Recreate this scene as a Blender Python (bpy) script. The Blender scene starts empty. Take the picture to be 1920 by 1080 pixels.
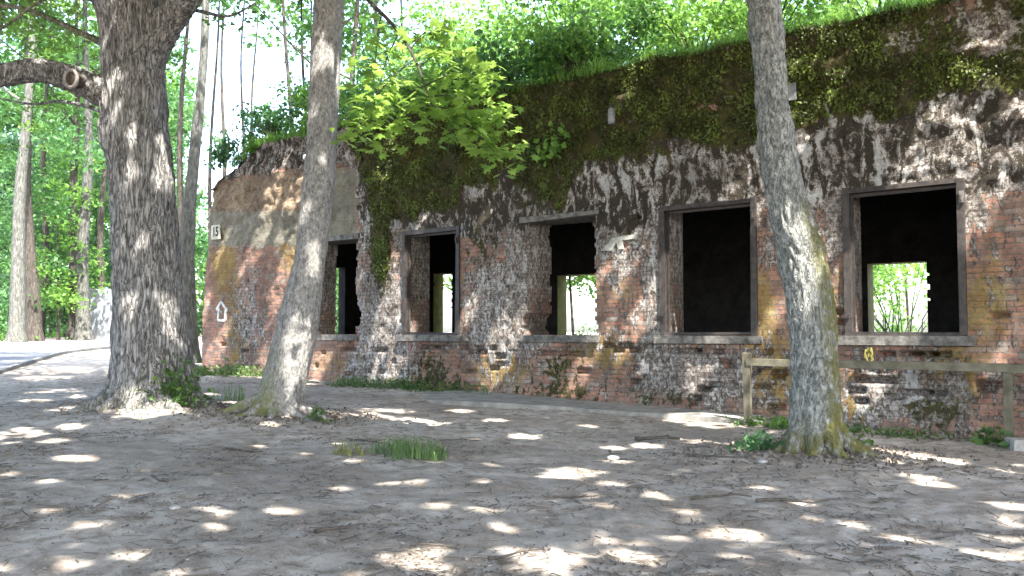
import bpy, math, random
import numpy as np
from mathutils import Vector

random.seed(7)
RNG = np.random.default_rng(11)
SC = bpy.context.scene

# ------------------------------------------------------------------ camera
F = 1660.0                       # focal length in photo pixels (1920 wide)
HZ = 622.0                       # horizon row
EYE = 1.5
TAU = math.atan((HZ - 540) / F)
cam_d = bpy.data.cameras.new("Camera")
cam = bpy.data.objects.new("Camera", cam_d)
SC.collection.objects.link(cam)
cam.location = (0, 0, EYE)
cam.rotation_euler = (math.pi / 2 + TAU, 0, 0)
cam_d.sensor_width = 36
cam_d.lens = F / 1920 * 36
cam_d.clip_start = 0.05
cam_d.clip_end = 2000
SC.camera = cam
SC.render.resolution_x = 1024
SC.render.resolution_y = 576

# ------------------------------------------------------------------ light
SUN_EL = math.radians(55)
SH = np.array([0.454, -0.891])
SUN = np.array([SH[0] * math.cos(SUN_EL), SH[1] * math.cos(SUN_EL), math.sin(SUN_EL)])
w = bpy.data.worlds.new("World")
SC.world = w
w.use_nodes = True
nt = w.node_tree
sky = nt.nodes.new("ShaderNodeTexSky")
sky.sky_type = 'NISHITA'
sky.sun_disc = False
sky.sun_elevation = SUN_EL
sky.sun_rotation = math.atan2(SH[0], SH[1])
sky.air_density = 1.0
sky.dust_density = 3.5
sky.ozone_density = 1.0
nt.links.new(sky.outputs[0], nt.nodes["Background"].inputs[0])
nt.nodes["Background"].inputs[1].default_value = 0.15
sl = bpy.data.lights.new("Sun", 'SUN')
sl.energy = 2.4
sl.angle = math.radians(0.5)
sl.color = (1.0, 0.95, 0.87)
so = bpy.data.objects.new("Sun", sl)
SC.collection.objects.link(so)
so.rotation_euler = Vector(tuple(-SUN)).to_track_quat('-Z', 'Y').to_euler()
SC.view_settings.view_transform = 'Standard'
SC.view_settings.look = 'None'
SC.view_settings.gamma = 1
SC.view_settings.exposure = 3.42
try:
    SC.cycles.max_bounces = 8
    SC.cycles.diffuse_bounces = 5
    SC.cycles.transmission_bounces = 4
except Exception:
    pass

# ------------------------------------------------------------------ numeric helpers
FW = np.array([0, math.cos(TAU), math.sin(TAU)])
UP = np.array([0, -math.sin(TAU), math.cos(TAU)])
RT = np.array([1.0, 0, 0])
CAM = np.array([0, 0, EYE])


def ray(px, py):
    return RT * (px - 960) / F + UP * (540 - py) / F + FW


def at_y(px, py, Y):
    r = ray(px, py)
    return CAM + r * (Y / r[1])


def proj(P):
    d = P - CAM
    z = d @ FW
    return 960 + F * (d @ RT) / z, 540 - F * (d @ UP) / z


_perm = RNG.permutation(256)
_perm = np.concatenate([_perm, _perm, _perm])
_g = RNG.normal(size=(256, 3))
_g /= np.linalg.norm(_g, axis=1)[:, None]


def pn(p):
    p = np.asarray(p, float)
    i = np.floor(p).astype(int)
    f = p - i
    u = f * f * f * (f * (f * 6 - 15) + 10)
    i &= 255
    out = 0
    for dx in (0, 1):
        for dy in (0, 1):
            for dz in (0, 1):
                h = _perm[_perm[_perm[(i[..., 0] + dx) & 255] + ((i[..., 1] + dy) & 255)] + ((i[..., 2] + dz) & 255)]
                g = _g[h & 255]
                v = g[..., 0] * (f[..., 0] - dx) + g[..., 1] * (f[..., 1] - dy) + g[..., 2] * (f[..., 2] - dz)
                wx = u[..., 0] if dx else 1 - u[..., 0]
                wy = u[..., 1] if dy else 1 - u[..., 1]
                wz = u[..., 2] if dz else 1 - u[..., 2]
                out = out + v * wx * wy * wz
    return out


def fbm(p, o=4):
    s, a = 0, 1.0
    p = np.asarray(p, float)
    for k in range(o):
        s = s + a * pn(p * 2 ** k + 17.3 * k)
        a *= 0.5
    return s


def P3(x, y, z):
    return np.stack(np.broadcast_arrays(x, y, z), -1)


def sstep(a, b, x):
    t = np.clip((x - a) / (b - a), 0, 1)
    return t * t * (3 - 2 * t)


# ground height --------------------------------------------------------
MOUNDS = []       # (x, y, height, radius)


def g0(x, y):
    x = np.asarray(x, float)
    y = np.asarray(y, float)
    v = -.02 * x + .012 * y
    hi = .8 + .35 * np.tanh((v - .8) / .35)
    lo = -.3 + .3 * np.tanh((v + .3) / .3)
    v = np.where(v > .8, hi, np.where(v < -.3, lo, v))
    return .05 + v


def gz(x, y):
    x = np.asarray(x, float)
    y = np.asarray(y, float)
    z = g0(x, y)
    for (mx, my, mh, mr) in MOUNDS:
        z = z + mh * np.exp(-((x - mx) ** 2 + (y - my) ** 2) / mr ** 2)
    return z


def on_ground(px, py):
    r = ray(px, py)
    t = 10.0
    for _ in range(60):
        p = CAM + r * t
        t = t + (gz(p[0], p[1]) - p[2]) / r[2] * .7 if r[2] < 0 else t
        t = min(max(t, 1), 300)
    return CAM + r * t


# mesh builders --------------------------------------------------------
def np_mesh(name, V, Fq, mat=None, parent=None, attrs=None, smooth=True):
    """V (n,3); Fq array (m,k) or list of arrays"""
    me = bpy.data.meshes.new(name)
    Fs = Fq if isinstance(Fq, list) else [Fq]
    Fs = [np.asarray(f) for f in Fs if len(f)]
    me.vertices.add(len(V))
    me.vertices.foreach_set('co', np.asarray(V, np.float32).ravel())
    nl = sum(f.size for f in Fs)
    npoly = sum(len(f) for f in Fs)
    me.loops.add(nl)
    me.polygons.add(npoly)
    me.loops.foreach_set('vertex_index', np.concatenate([f.ravel() for f in Fs]).astype(np.int32))
    tot = np.concatenate([np.full(len(f), f.shape[1]) for f in Fs])
    st = np.concatenate([[0], np.cumsum(tot)[:-1]]).astype(np.int32)
    me.polygons.foreach_set('loop_start', st)
    try:
        me.polygons.foreach_set('loop_total', tot.astype(np.int32))
    except Exception:
        pass
    me.polygons.foreach_set('use_smooth', np.full(npoly, smooth))
    if attrs:
        for k, a in attrs.items():
            a = np.asarray(a, np.float32)
            if a.ndim == 1:
                at = me.attributes.new(k, 'FLOAT', 'POINT')
                at.data.foreach_set('value', a)
            else:
                at = me.attributes.new(k, 'FLOAT_VECTOR', 'POINT')
                at.data.foreach_set('vector', a.ravel())
    me.update(calc_edges=True)
    me.validate()
    if mat:
        me.materials.append(mat)
    o = bpy.data.objects.new(name, me)
    SC.collection.objects.link(o)
    if parent:
        o.parent = parent
        o.location = -parent.location
        if any(parent.rotation_euler):
            raise RuntimeError
    return o


def tag(o, label=None, cat=None, group=None, kind=None):
    if label: o['label'] = label
    if cat: o['category'] = cat
    if group: o['group'] = group
    if kind: o['kind'] = kind
    return o


def empty(name, loc, label, cat, group=None):
    o = bpy.data.objects.new(name, None)
    SC.collection.objects.link(o)
    o.location = tuple(float(v) for v in loc)
    o.empty_display_size = .2
    return tag(o, label, cat, group)


class MB:
    def __init__(s):
        s.V = []; s.F = {}; s.n = 0; s.A = []

    def add(s, V, Fq, a=0.0):
        V = np.asarray(V, float)
        Fq = np.asarray(Fq)
        s.V.append(V)
        s.F.setdefault(Fq.shape[1], []).append(Fq + s.n)
        s.A.append(np.full(len(V), a))
        s.n += len(V)

    def box(s, o, ax, ay, az, jit=0.0, a=0.0, seg=1):
        """box from corner o with edge vectors"""
        o, ax, ay, az = [np.asarray(v, float) for v in (o, ax, ay, az)]
        V = []
        for i in (0, 1):
            for j in (0, 1):
                for k in (0, 1):
                    V.append(o + ax * i + ay * j + az * k)
        V = np.array(V)
        if jit: V = V + RNG.normal(size=V.shape) * jit
        F_ = np.array([[0, 1, 3, 2], [4, 6, 7, 5], [0, 4, 5, 1], [2, 3, 7, 6], [0, 2, 6, 4], [1, 5, 7, 3]])
        if np.dot(np.cross(ax, ay), az) < 0: F_ = F_[:, ::-1]
        s.add(V, F_, a)

    def build(s, name, mat, parent=None, smooth=False, attr='var'):
        V = np.concatenate(s.V)
        return np_mesh(name, V, [np.concatenate(f) for f in s.F.values()], mat, parent,
                       {attr: np.concatenate(s.A)}, smooth)


def tube(path, rad, n=12, disp=None, cap=True):
    """returns V, Fquads, (plus tri cap)"""
    path = np.asarray(path, float)
    rad = np.asarray(rad, float)
    m = len(path)
    T = np.gradient(path, axis=0)
    T /= np.linalg.norm(T, axis=1)[:, None] + 1e-9
    a = np.array([1.0, 0, 0]) if abs(T[0][0]) < .8 else np.array([0, 0, 1.0])
    N = np.zeros_like(T)
    N[0] = np.cross(np.cross(T[0], a), T[0])
    N[0] /= np.linalg.norm(N[0])
    for i in range(1, m):
        v = N[i - 1] - T[i] * np.dot(N[i - 1], T[i])
        N[i] = v / (np.linalg.norm(v) + 1e-9)
    B = np.cross(T, N)
    ph = np.linspace(0, 2 * math.pi, n, endpoint=False)
    dirs = N[:, None] * np.cos(ph)[None, :, None] + B[:, None] * np.sin(ph)[None, :, None]
    R = rad[:, None] * np.ones(n)[None]
    if disp is not None:
        R = R + disp(path[:, None] + dirs * rad[:, None, None], np.tile(ph, (m, 1)), np.tile(np.arange(m)[:, None], (1, n)), dirs)
    V = (path[:, None] + dirs * R[..., None]).reshape(-1, 3)
    i = np.arange(m - 1)[:, None] * n
    j = np.arange(n)[None]
    j2 = (j + 1) % n
    Fq = np.stack([i + j, i + j2, i + n + j2, i + n + j], -1).reshape(-1, 4)
    if cap:
        V = np.vstack([V, path[-1:] + T[-1:] * rad[-1] * .3])
        c = len(V) - 1
        b = (m - 1) * n
        # quads degenerate avoided: use tris
        tr = np.stack([b + np.arange(n), b + (np.arange(n) + 1) % n, np.full(n, c)], -1)
        return V, Fq, tr
    return V, Fq, None


def add_tube(mb, path, rad, n=12, disp=None, a=0.0):
    V, Fq, tr = tube(path, rad, n, disp)
    base = mb.n
    mb.add(V, Fq, a)
    mb.F.setdefault(3, []).append(tr + base)


def spline(pts, n):
    pts = np.asarray(pts, float)
    m = len(pts)
    t = np.linspace(0, m - 1, n)
    i = np.clip(t.astype(int), 0, m - 2)
    f = (t - i)[:, None]
    p0 = pts[np.clip(i - 1, 0, m - 1)]; p1 = pts[i]; p2 = pts[i + 1]; p3 = pts[np.clip(i + 2, 0, m - 1)]
    return .5 * ((2 * p1) + (-p0 + p2) * f + (2 * p0 - 5 * p1 + 4 * p2 - p3) * f ** 2 + (-p0 + 3 * p1 - 3 * p2 + p3) * f ** 3)


# leaves ---------------------------------------------------------------
DIAMOND = (np.array([[0, 0, 0], [-.33, .45, .08], [0, 1, -.04], [.33, .45, .08]]), np.array([[0, 1, 2, 3]]))


def maple_shape():
    ang = [-90, -62, -40, -20, 0, 15, 28, 45, 58, 70, 90]
    r = [.10, .42, .24, .42, .62, .34, .42, .74, .44, .50, .86]
    pts = [(math.cos(math.radians(a)) * q, math.sin(math.radians(a)) * q) for a, q in zip(ang, r)]
    left = [(-x, y) for x, y in pts[1:-1]][::-1]
    P = pts + left
    V = [[0, .0, .03]] + [[x, y, -.12 * (x * x + y * y)] for x, y in P]
    n = len(P)
    Fq = [[0, 1 + i, 1 + (i + 1) % n] for i in range(n)]
    return np.array(V), np.array(Fq)


MAPLE = maple_shape()


def leaves(C, size, up=.6, shape=DIAMOND, nrm=None, var=None, droop=0.0):
    """C centres (n,3). returns V, F, var"""
    n = len(C)
    Vt, Ft = shape
    nr = RNG.normal(size=(n, 3))
    nr /= np.linalg.norm(nr, axis=1)[:, None]
    nr = nr * (1 - up) + np.array([0, 0, 1.0]) * up if nrm is None else nr * (1 - up) + nrm * up
    nr /= np.linalg.norm(nr, axis=1)[:, None] + 1e-9
    a = RNG.normal(size=(n, 3))
    a[:, 2] -= droop
    t = a - nr * np.sum(a * nr, 1)[:, None]
    t /= np.linalg.norm(t, axis=1)[:, None] + 1e-9
    b = np.cross(t, nr)
    s = (np.asarray(size) * RNG.uniform(.65, 1.25, n))[:, None, None]
    V = C[:, None] + s * (b[:, None] * Vt[None, :, 0:1] + t[:, None] * (Vt[None, :, 1:2] - .4) + nr[:, None] * Vt[None, :, 2:3])
    k = len(Vt)
    Fo = (np.arange(n)[:, None, None] * k + Ft[None]).reshape(-1, Ft.shape[1])
    if var is None: var = RNG.uniform(0, 1, n)
    return V.reshape(-1, 3), Fo, np.repeat(var, k)


def leaf_obj(name, C, size, mat, parent=None, **kw):
    V, Fo, va = leaves(C, size, **kw)
    return np_mesh(name, V, Fo, mat, parent, {'var': va}, smooth=False)


def cloud(centers, radii, per, flat=.5):
    """clumps: gaussian-ish shells"""
    out = []
    vv = []
    for c, r in zip(centers, radii):
        k = max(3, int(per * r * r))
        d = RNG.normal(size=(k, 3))
        d /= np.linalg.norm(d, axis=1)[:, None]
        q = RNG.uniform(.15, 1, k) ** .6
        d = d * q[:, None] * r
        d[:, 2] *= flat
        out.append(c + d)
        vv.append(np.clip(RNG.uniform(0, 1) * .6 + RNG.uniform(0, .4, k), 0, 1))
    return np.concatenate(out), np.concatenate(vv)


# ------------------------------------------------------------------ materials
def new_mat(name):
    m = bpy.data.materials.new(name)
    m.use_nodes = True
    t = m.node_tree
    return m, t, t.nodes["Principled BSDF"]


def N(t, typ, **kw):
    n = t.nodes.new(typ)
    for k, v in kw.items():
        if k.startswith('i_'):
            key = k[2:]
            key = int(key) if key.isdigit() else key.replace('_', ' ')
            n.inputs[key].default_value = v
        else:
            setattr(n, k, v)
    return n


def ramp(t, stops, src=None, interp='LINEAR'):
    r = N(t, "ShaderNodeValToRGB")
    r.color_ramp.interpolation = interp
    e = r.color_ramp.elements
    while len(e) < len(stops): e.new(.5)
    for el, (p, c) in zip(e, stops):
        el.position = p
        el.color = (*c, 1) if len(c) == 3 else c
    if src is not None: t.links.new(src, r.inputs[0])
    return r


def math_(t, op, a, b=None, c=None, clamp=False):
    n = N(t, "ShaderNodeMath", operation=op)
    n.use_clamp = clamp
    for i, v in enumerate((a, b, c)):
        if v is None: continue
        if isinstance(v, (int, float)): n.inputs[i].default_value = v
        else: t.links.new(v, n.inputs[i])
    return n.outputs[0]


def mix(t, fac, a, b, blend='MIX'):
    n = N(t, "ShaderNodeMix", data_type='RGBA', blend_type=blend)
    for key, v in ((0, fac), (6, a), (7, b)):
        if isinstance(v, (int, float)): n.inputs[key].default_value = v
        elif isinstance(v, tuple): n.inputs[key].default_value = (*v, 1)
        else: t.links.new(v, n.inputs[key])
    return n.outputs[2]


def noise(t, vec, scale, detail=5, rough=.6, dist=0.0):
    n = N(t, "ShaderNodeTexNoise")
    n.inputs['Scale'].default_value = scale
    n.inputs['Detail'].default_value = detail
    n.inputs['Roughness'].default_value = rough
    n.inputs['Distortion'].default_value = dist
    if vec is not None: t.links.new(vec, n.inputs['Vector'])
    return n.outputs['Fac']


def mapping(t, vec, sc=(1, 1, 1)):
    n = N(t, "ShaderNodeMapping")
    n.inputs['Scale'].default_value = sc
    t.links.new(vec, n.inputs['Vector'])
    return n.outputs[0]


def bump(t, h, strength, dist, bsdf, prev=None):
    b = N(t, "ShaderNodeBump")
    b.inputs['Strength'].default_value = strength
    b.inputs['Distance'].default_value = dist
    t.links.new(h, b.inputs['Height'])
    if prev is not None: t.links.new(prev, b.inputs['Normal'])
    if bsdf is not None: t.links.new(b.outputs[0], bsdf.inputs['Normal'])
    return b.outputs[0]


def coords(t):
    return N(t, "ShaderNodeTexCoord").outputs['Object']


def attr(t, name, out='Fac'):
    return N(t, "ShaderNodeAttribute", attribute_name=name).outputs[out]


def leaf_mat(name, c_dark, c_mid, c_light, transl=.4):
    m, t, b = new_mat(name)
    v = attr(t, 'var')
    col = ramp(t, [(0, c_dark), (.5, c_mid), (1, c_light)], v).outputs[0]
    b.inputs['Roughness'].default_value = .5
    b.inputs['Specular IOR Level'].default_value = .35
    t.links.new(col, b.inputs['Base Color'])
    tr = N(t, "ShaderNodeBsdfTranslucent")
    cb = mix(t, .5, col, tuple(min(1, x * 1.6) for x in c_light), 'MIX')
    t.links.new(cb, tr.inputs[0])
    mx = N(t, "ShaderNodeMixShader")
    mx.inputs[0].default_value = transl
    t.links.new(b.outputs[0], mx.inputs[1])
    t.links.new(tr.outputs[0], mx.inputs[2])
    t.links.new(mx.outputs[0], t.nodes['Material Output'].inputs[0])
    return m


L_FOREST = leaf_mat('leaf_forest', (.022, .065, .018), (.045, .125, .032), (.10, .22, .055), .35)
L_BRIGHT = leaf_mat('leaf_bright', (.05, .12, .022), (.10, .22, .038), (.19, .33, .06), .5)
L_BLUE = leaf_mat('leaf_cool', (.03, .08, .035), (.055, .13, .055), (.10, .20, .08))
L_MAPLE = leaf_mat('leaf_maple', (.10, .19, .03), (.17, .29, .05), (.26, .38, .08), .5)
L_IVY = leaf_mat('leaf_ivy', (.02, .05, .012), (.05, .11, .025), (.12, .2, .05), .3)
L_GRASS = leaf_mat('leaf_grass', (.045, .085, .025), (.08, .15, .04), (.17, .24, .08), .3)
L_DRY = leaf_mat('leaf_dry_grass', (.10, .11, .03), (.17, .19, .05), (.26, .25, .09), .35)
L_CANOPY = leaf_mat('leaf_canopy', (.04, .07, .02), (.07, .12, .03), (.10, .17, .04), .22)


def bark_mat(name, c1, c2, c3, sc=1.0, moss=None, bd=.02, stretch=.25, fur=(15, 15, 2.6), fs=.78):
    m, t, b = new_mat(name)
    co = coords(t)
    v = mapping(t, co, (9 * sc, 9 * sc, 9 * sc * stretch))
    n1 = noise(t, v, 1.6, 8, .65, .6)
    n2 = noise(t, co, 1.7, 3)
    n3 = noise(t, co, 9, 4)
    col = ramp(t, [(.33, c1), (.5, c2), (.68, c3)], n1).outputs[0]
    if moss:
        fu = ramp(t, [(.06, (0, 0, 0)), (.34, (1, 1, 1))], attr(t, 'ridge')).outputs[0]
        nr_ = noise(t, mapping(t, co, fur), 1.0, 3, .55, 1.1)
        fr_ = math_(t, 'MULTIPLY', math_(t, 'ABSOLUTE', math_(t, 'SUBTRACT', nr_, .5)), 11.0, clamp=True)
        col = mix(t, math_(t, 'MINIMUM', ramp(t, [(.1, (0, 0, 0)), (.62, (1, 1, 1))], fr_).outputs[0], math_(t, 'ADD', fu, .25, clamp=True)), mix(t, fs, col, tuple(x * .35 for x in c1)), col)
    col = mix(t, math_(t, 'MULTIPLY', ramp(t, [(.5, (0, 0, 0)), (.66, (1, 1, 1))], n3).outputs[0], .16), col, tuple(min(.6, x * 1.5) for x in c3))
    if moss:
        f = attr(t, 'moss')
        f = math_(t, 'MULTIPLY', f, ramp(t, [(.36, (0, 0, 0)), (.52, (1, 1, 1))], noise(t, co, 7, 5)).outputs[0])
        col = mix(t, f, col, moss)
    t.links.new(col, b.inputs['Base Color'])
    b.inputs['Roughness'].default_value = .95
    b.inputs['Specular IOR Level'].default_value = .15
    if moss:
        bump(t, n1, .6, bd * .5, b, bump(t, fr_, fs, bd * 2.2, None))
    else:
        bump(t, n1, 1.0, bd, b)
    return m


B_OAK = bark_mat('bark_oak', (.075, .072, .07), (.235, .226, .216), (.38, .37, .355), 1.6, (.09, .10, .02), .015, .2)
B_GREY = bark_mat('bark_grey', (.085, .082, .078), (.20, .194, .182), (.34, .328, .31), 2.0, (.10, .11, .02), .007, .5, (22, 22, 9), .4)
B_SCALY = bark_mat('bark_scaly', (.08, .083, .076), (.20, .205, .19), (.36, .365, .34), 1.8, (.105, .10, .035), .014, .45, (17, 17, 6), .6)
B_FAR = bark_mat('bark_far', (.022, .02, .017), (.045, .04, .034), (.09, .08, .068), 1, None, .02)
B_PALE = bark_mat('bark_pale', (.028, .03, .026), (.065, .067, .06), (.13, .13, .118), 1, None, .01)


def simple_mat(name, c1, c2, sc=6, rough=.9, bd=.004, spec=.2, metal=0):
    m, t, b = new_mat(name)
    co = coords(t)
    n1 = noise(t, co, sc, 7, .65)
    t.links.new(ramp(t, [(.35, c1), (.65, c2)], n1).outputs[0], b.inputs['Base Color'])
    b.inputs['Roughness'].default_value = rough
    b.inputs['Specular IOR Level'].default_value = spec
    b.inputs['Metallic'].default_value = metal
    bump(t, noise(t, co, sc * 5, 6), 1, bd, b)
    return m


M_CONC = simple_mat('concrete', (.16, .155, .14), (.30, .29, .265), 4)
M_SILL = simple_mat('sill_concrete', (.055, .052, .047), (.19, .18, .165), 9, .85, .006)
M_FRAME = simple_mat('rusty_frame', (.014, .012, .011), (.05, .040, .036), 12, .6, .003, .4)
M_HALL_SHADE = simple_mat('hall_shade_plaster', (.022, .021, .020), (.05, .048, .045), 3, 1.0)  # inner plaster coloured near black to hold the shade of the hall
M_JAMB = simple_mat('mossy_jamb', (.05, .055, .02), (.10, .10, .04), 5)
M_WOOD = simple_mat('mossy_wood', (.075, .07, .048), (.16, .148, .11), 5, .9, .004)
M_STICK = simple_mat('dead_wood', (.04, .034, .03), (.11, .095, .08), 20, .95)
M_STONE = simple_mat('stone', (.22, .21, .2), (.42, .4, .38), 12, .9)
M_ASPH = simple_mat('asphalt', (.085, .09, .098), (.14, .145, .155), 14, .85, .004)
M_KERB = simple_mat('kerb_concrete', (.09, .09, .088), (.18, .18, .175), 8)
M_WHITE = simple_mat('white_paint', (.36, .35, .33), (.66, .66, .63), 8, .6, .0005)
M_PLATE = simple_mat('cream_plate', (.36, .34, .26), (.52, .5, .4), 5, .6, .0005)
M_REMN = simple_mat('old_plaster', (.22, .22, .19), (.42, .42, .38), 9, .9, .003)
M_INK = simple_mat('black_paint', (.01, .01, .01), (.02, .02, .02), 5, .6, .0002)
M_GREY = simple_mat('grey_enamel', (.12, .13, .135), (.24, .26, .265), 12, .5, .001)
M_PALEWALL = simple_mat('pale_wall', (.14, .16, .18), (.22, .24, .265), 1.5, .9)

# ------------------------------------------------------------------ the wall frame of reference
XVP = -1183.0
TH = math.atan((960 - XVP) / 1662.0)
WS = np.array([math.sin(TH), -math.cos(TH), 0.0])       # along the wall, towards the viewer
WT = np.array([math.cos(TH), math.sin(TH), 0.0])        # into the building
C0 = np.array([-8.11, 23.22, 0.0])


def W(s, t, z):
    s, t, z = np.broadcast_arrays(np.asarray(s, float), np.asarray(t, float), np.asarray(z, float))
    return C0 + s[..., None] * WS + t[..., None] * WT + z[..., None] * np.array([0, 0, 1.0])


def on_wall(px, py, t=0.0):
    r = ray(px, py)
    k = (np.dot(C0 + t * WT - CAM, WT)) / np.dot(r, WT)
    p = CAM + r * k
    return float(np.dot(p - C0, WS)), float(p[2])


# ---- trees' base positions first, since the ground rises round them
oakb = on_ground(285, 772)
leab = on_ground(515, 787)
rigb = on_ground(1530, 858)
MOUNDS += [(oakb[0], oakb[1], .10, 1.2), (leab[0], leab[1], .08, 1.0), (rigb[0], rigb[1], .08, 1.1),
           (oakb[0] + 1.0, oakb[1] - .3, .05, 1.6)]

# ================================================================== GROUND
def graded(a, b, step, far0, far1, g=1.18):
    core = np.arange(a, b + 1e-6, step)
    L = [a]; d = step
    while L[-1] > far0:
        d = min(d * g, 25); L.append(L[-1] - d)
    R = [core[-1]]; d = step
    while R[-1] < far1:
        d = min(d * g, 25); R.append(R[-1] + d)
    return np.concatenate([np.array(L[1:][::-1]), core, np.array(R[1:])])


gx = graded(-11, 9.5, .055, -420, 420)
gy = graded(4.0, 21, .055, -120, 500)
GX, GY = np.meshgrid(gx, gy, indexing='ij')
Z = gz(GX, GY)
near = sstep(45, 25, np.hypot(GX, GY)) * (1 - .85 * sstep(-9, -12, GX))
Z = Z + near * (.035 * fbm(P3(GX * .7, GY * .7, 0), 3) + .03 * fbm(P3(GX * 3.1, GY * 3.1, 4), 3) + .016 * np.abs(fbm(P3(GX * 9, GY * 9, 8), 2)))
nx, ny = GX.shape
idx = np.arange(nx * ny).reshape(nx, ny)
Fq = np.stack([idx[:-1, :-1], idx[1:, :-1], idx[1:, 1:], idx[:-1, 1:]], -1).reshape(-1, 4)
m, t, b = new_mat('forest_soil')
co = coords(t)
nA = noise(t, co, .55, 4, .6)
nB = noise(t, co, 5, 8, .7, .4)
nC = noise(t, co, 45, 5, .7)
base = ramp(t, [(.38, (.265, .232, .2)), (.5, (.365, .326, .285)), (.62, (.44, .4, .355))], nA).outputs[0]
base = mix(t, ramp(t, [(.42, (0, 0, 0)), (.62, (1, 1, 1))], nB).outputs[0], base, (.225, .186, .15))
base = mix(t, math_(t, 'MULTIPLY', ramp(t, [(.56, (0, 0, 0)), (.7, (1, 1, 1))], nC).outputs[0], .6), base, (.46, .43, .39))
base = mix(t, math_(t, 'MULTIPLY', ramp(t, [(.38, (1, 1, 1)), (.3, (0, 0, 0))][::-1], nC).outputs[0], .0), base, (.05, .04, .03))
t.links.new(base, b.inputs['Base Color'])
b.inputs['Roughness'].default_value = 1
b.inputs['Specular IOR Level'].default_value = .1
n_ = bump(t, nC, .8, .012, None)
bump(t, nB, .8, .03, b, n_)
M_SOIL = m
tag(np_mesh('ground', P3(GX, GY, Z).reshape(-1, 3), Fq, M_SOIL), 'trodden grey brown forest soil in front of the ruined bunker', kind='structure')


def surf(x, y):
    """ground height including the bumps of the sheet"""
    x = np.asarray(x, float); y = np.asarray(y, float)
    n = sstep(45, 25, np.hypot(x, y)) * (1 - .85 * sstep(-9, -12, x))
    return gz(x, y) + n * (.035 * fbm(P3(x * .7, y * .7, 0), 3) + .03 * fbm(P3(x * 3.1, y * 3.1, 4), 3) + .016 * np.abs(fbm(P3(x * 9, y * 9, 8), 2)))


# road -----------------------------------------------------------------
nearE = [(-420, 860), (-150, 748), (0, 698), (60, 679), (110, 665), (160, 658), (225, 652), (320, 647)]
farE = [(-420, 672), (-150, 655), (0, 646), (60, 643), (110, 641), (160, 639), (225, 637), (320, 635)]
A = spline([on_ground(*p)[:2] for p in nearE], 60)
Bq = spline([on_ground(*p)[:2] for p in farE], 60)
k = np.linspace(0, 1, 14)[None, :, None]
R2 = A[:, None] * (1 - k) + Bq[:, None] * k
RZ = gz(R2[..., 0], R2[..., 1]) + .03
i_ = np.arange(60 * 14).reshape(60, 14)
Fr = np.stack([i_[:-1, :-1], i_[1:, :-1], i_[1:, 1:], i_[:-1, 1:]], -1).reshape(-1, 4)
tag(np_mesh('road', np.dstack([R2, RZ]).reshape(-1, 3), Fr[:, ::-1], M_ASPH), 'grey asphalt road curving away on the left', kind='structure')
kb = MB()
dirn = np.gradient(A, axis=0)
dirn /= np.linalg.norm(dirn, axis=1)[:, None]
nrm2 = np.stack([dirn[:, 1], -dirn[:, 0]], 1)
if np.mean(np.sum(nrm2 * (Bq - A), 1)) > 0: nrm2 = -nrm2
za = gz(A[:, 0], A[:, 1])
out = A + nrm2 * .14
Vk = np.stack([np.c_[A, za - .05], np.c_[A, za + .09], np.c_[out, za + .09], np.c_[out, za - .05]], 1)
ii = np.arange(60 * 4).reshape(60, 4)
Fk = np.concatenate([np.stack([ii[:-1, a], ii[1:, a], ii[1:, a + 1], ii[:-1, a + 1]], -1) for a in range(3)])
tag(np_mesh('kerb', Vk.reshape(-1, 3), Fk, M_KERB, smooth=False), 'low concrete kerb along the near side of the road', kind='structure')

# ================================================================== BUNKER
bunker = empty('bunker', W(10, 0, .2), 'long ruined brick bunker with five empty window openings and a moss covered top', 'bunker')
S1 = 25.0
ZT = 6.13


def zs(y, x):   # wall coordinates from photo pixels
    return on_wall(x, y)


win = []
for k, (xl, xr, zb, zt) in enumerate([(581, 668, 0, 0), (757, 862, 0, 0), (985, 1115, 0, 0), (1240, 1418, 0, 0), (1585, 1811, 0, 0)]):
    win.append((on_wall(xl, 500)[0], on_wall(xr, 500)[0]))
WZB, WZT = 1.44, 3.62
FRAMED = (1, 3, 4)


def rowrand(z, seed, amp):
    r = np.floor(np.asarray(z) / .077).astype(int)
    h = _perm[(r * 7 + seed * 31) & 255] / 255.0
    h2 = _perm[((r // 3) * 5 + seed * 13) & 255] / 255.0
    return amp * (h * .5 + h2 * .5)


def hole_front(s, z):
    h = np.zeros(s.shape, bool)
    for k, (a, b_) in enumerate(win):
        if k in FRAMED:
            h |= (s > a) & (s < b_) & (z > WZB) & (z < WZT)
        else:
            zz = .07 * np.sin(s * 3) + .03
            l = a - rowrand(z, k, .10) + .06
            r = b_ + rowrand(z, k + 9, .14) - .05
            if k == 0:
                r = r + .16 * np.exp(-((z - 1.85) / .22) ** 2)
            if k == 2:
                l = l - .10 * np.exp(-((z - 1.6) / .18) ** 2)
            h |= (s > l) & (s < r) & (z > WZB) & (z < WZT - .03 + 0 * zz)
    return h


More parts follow.
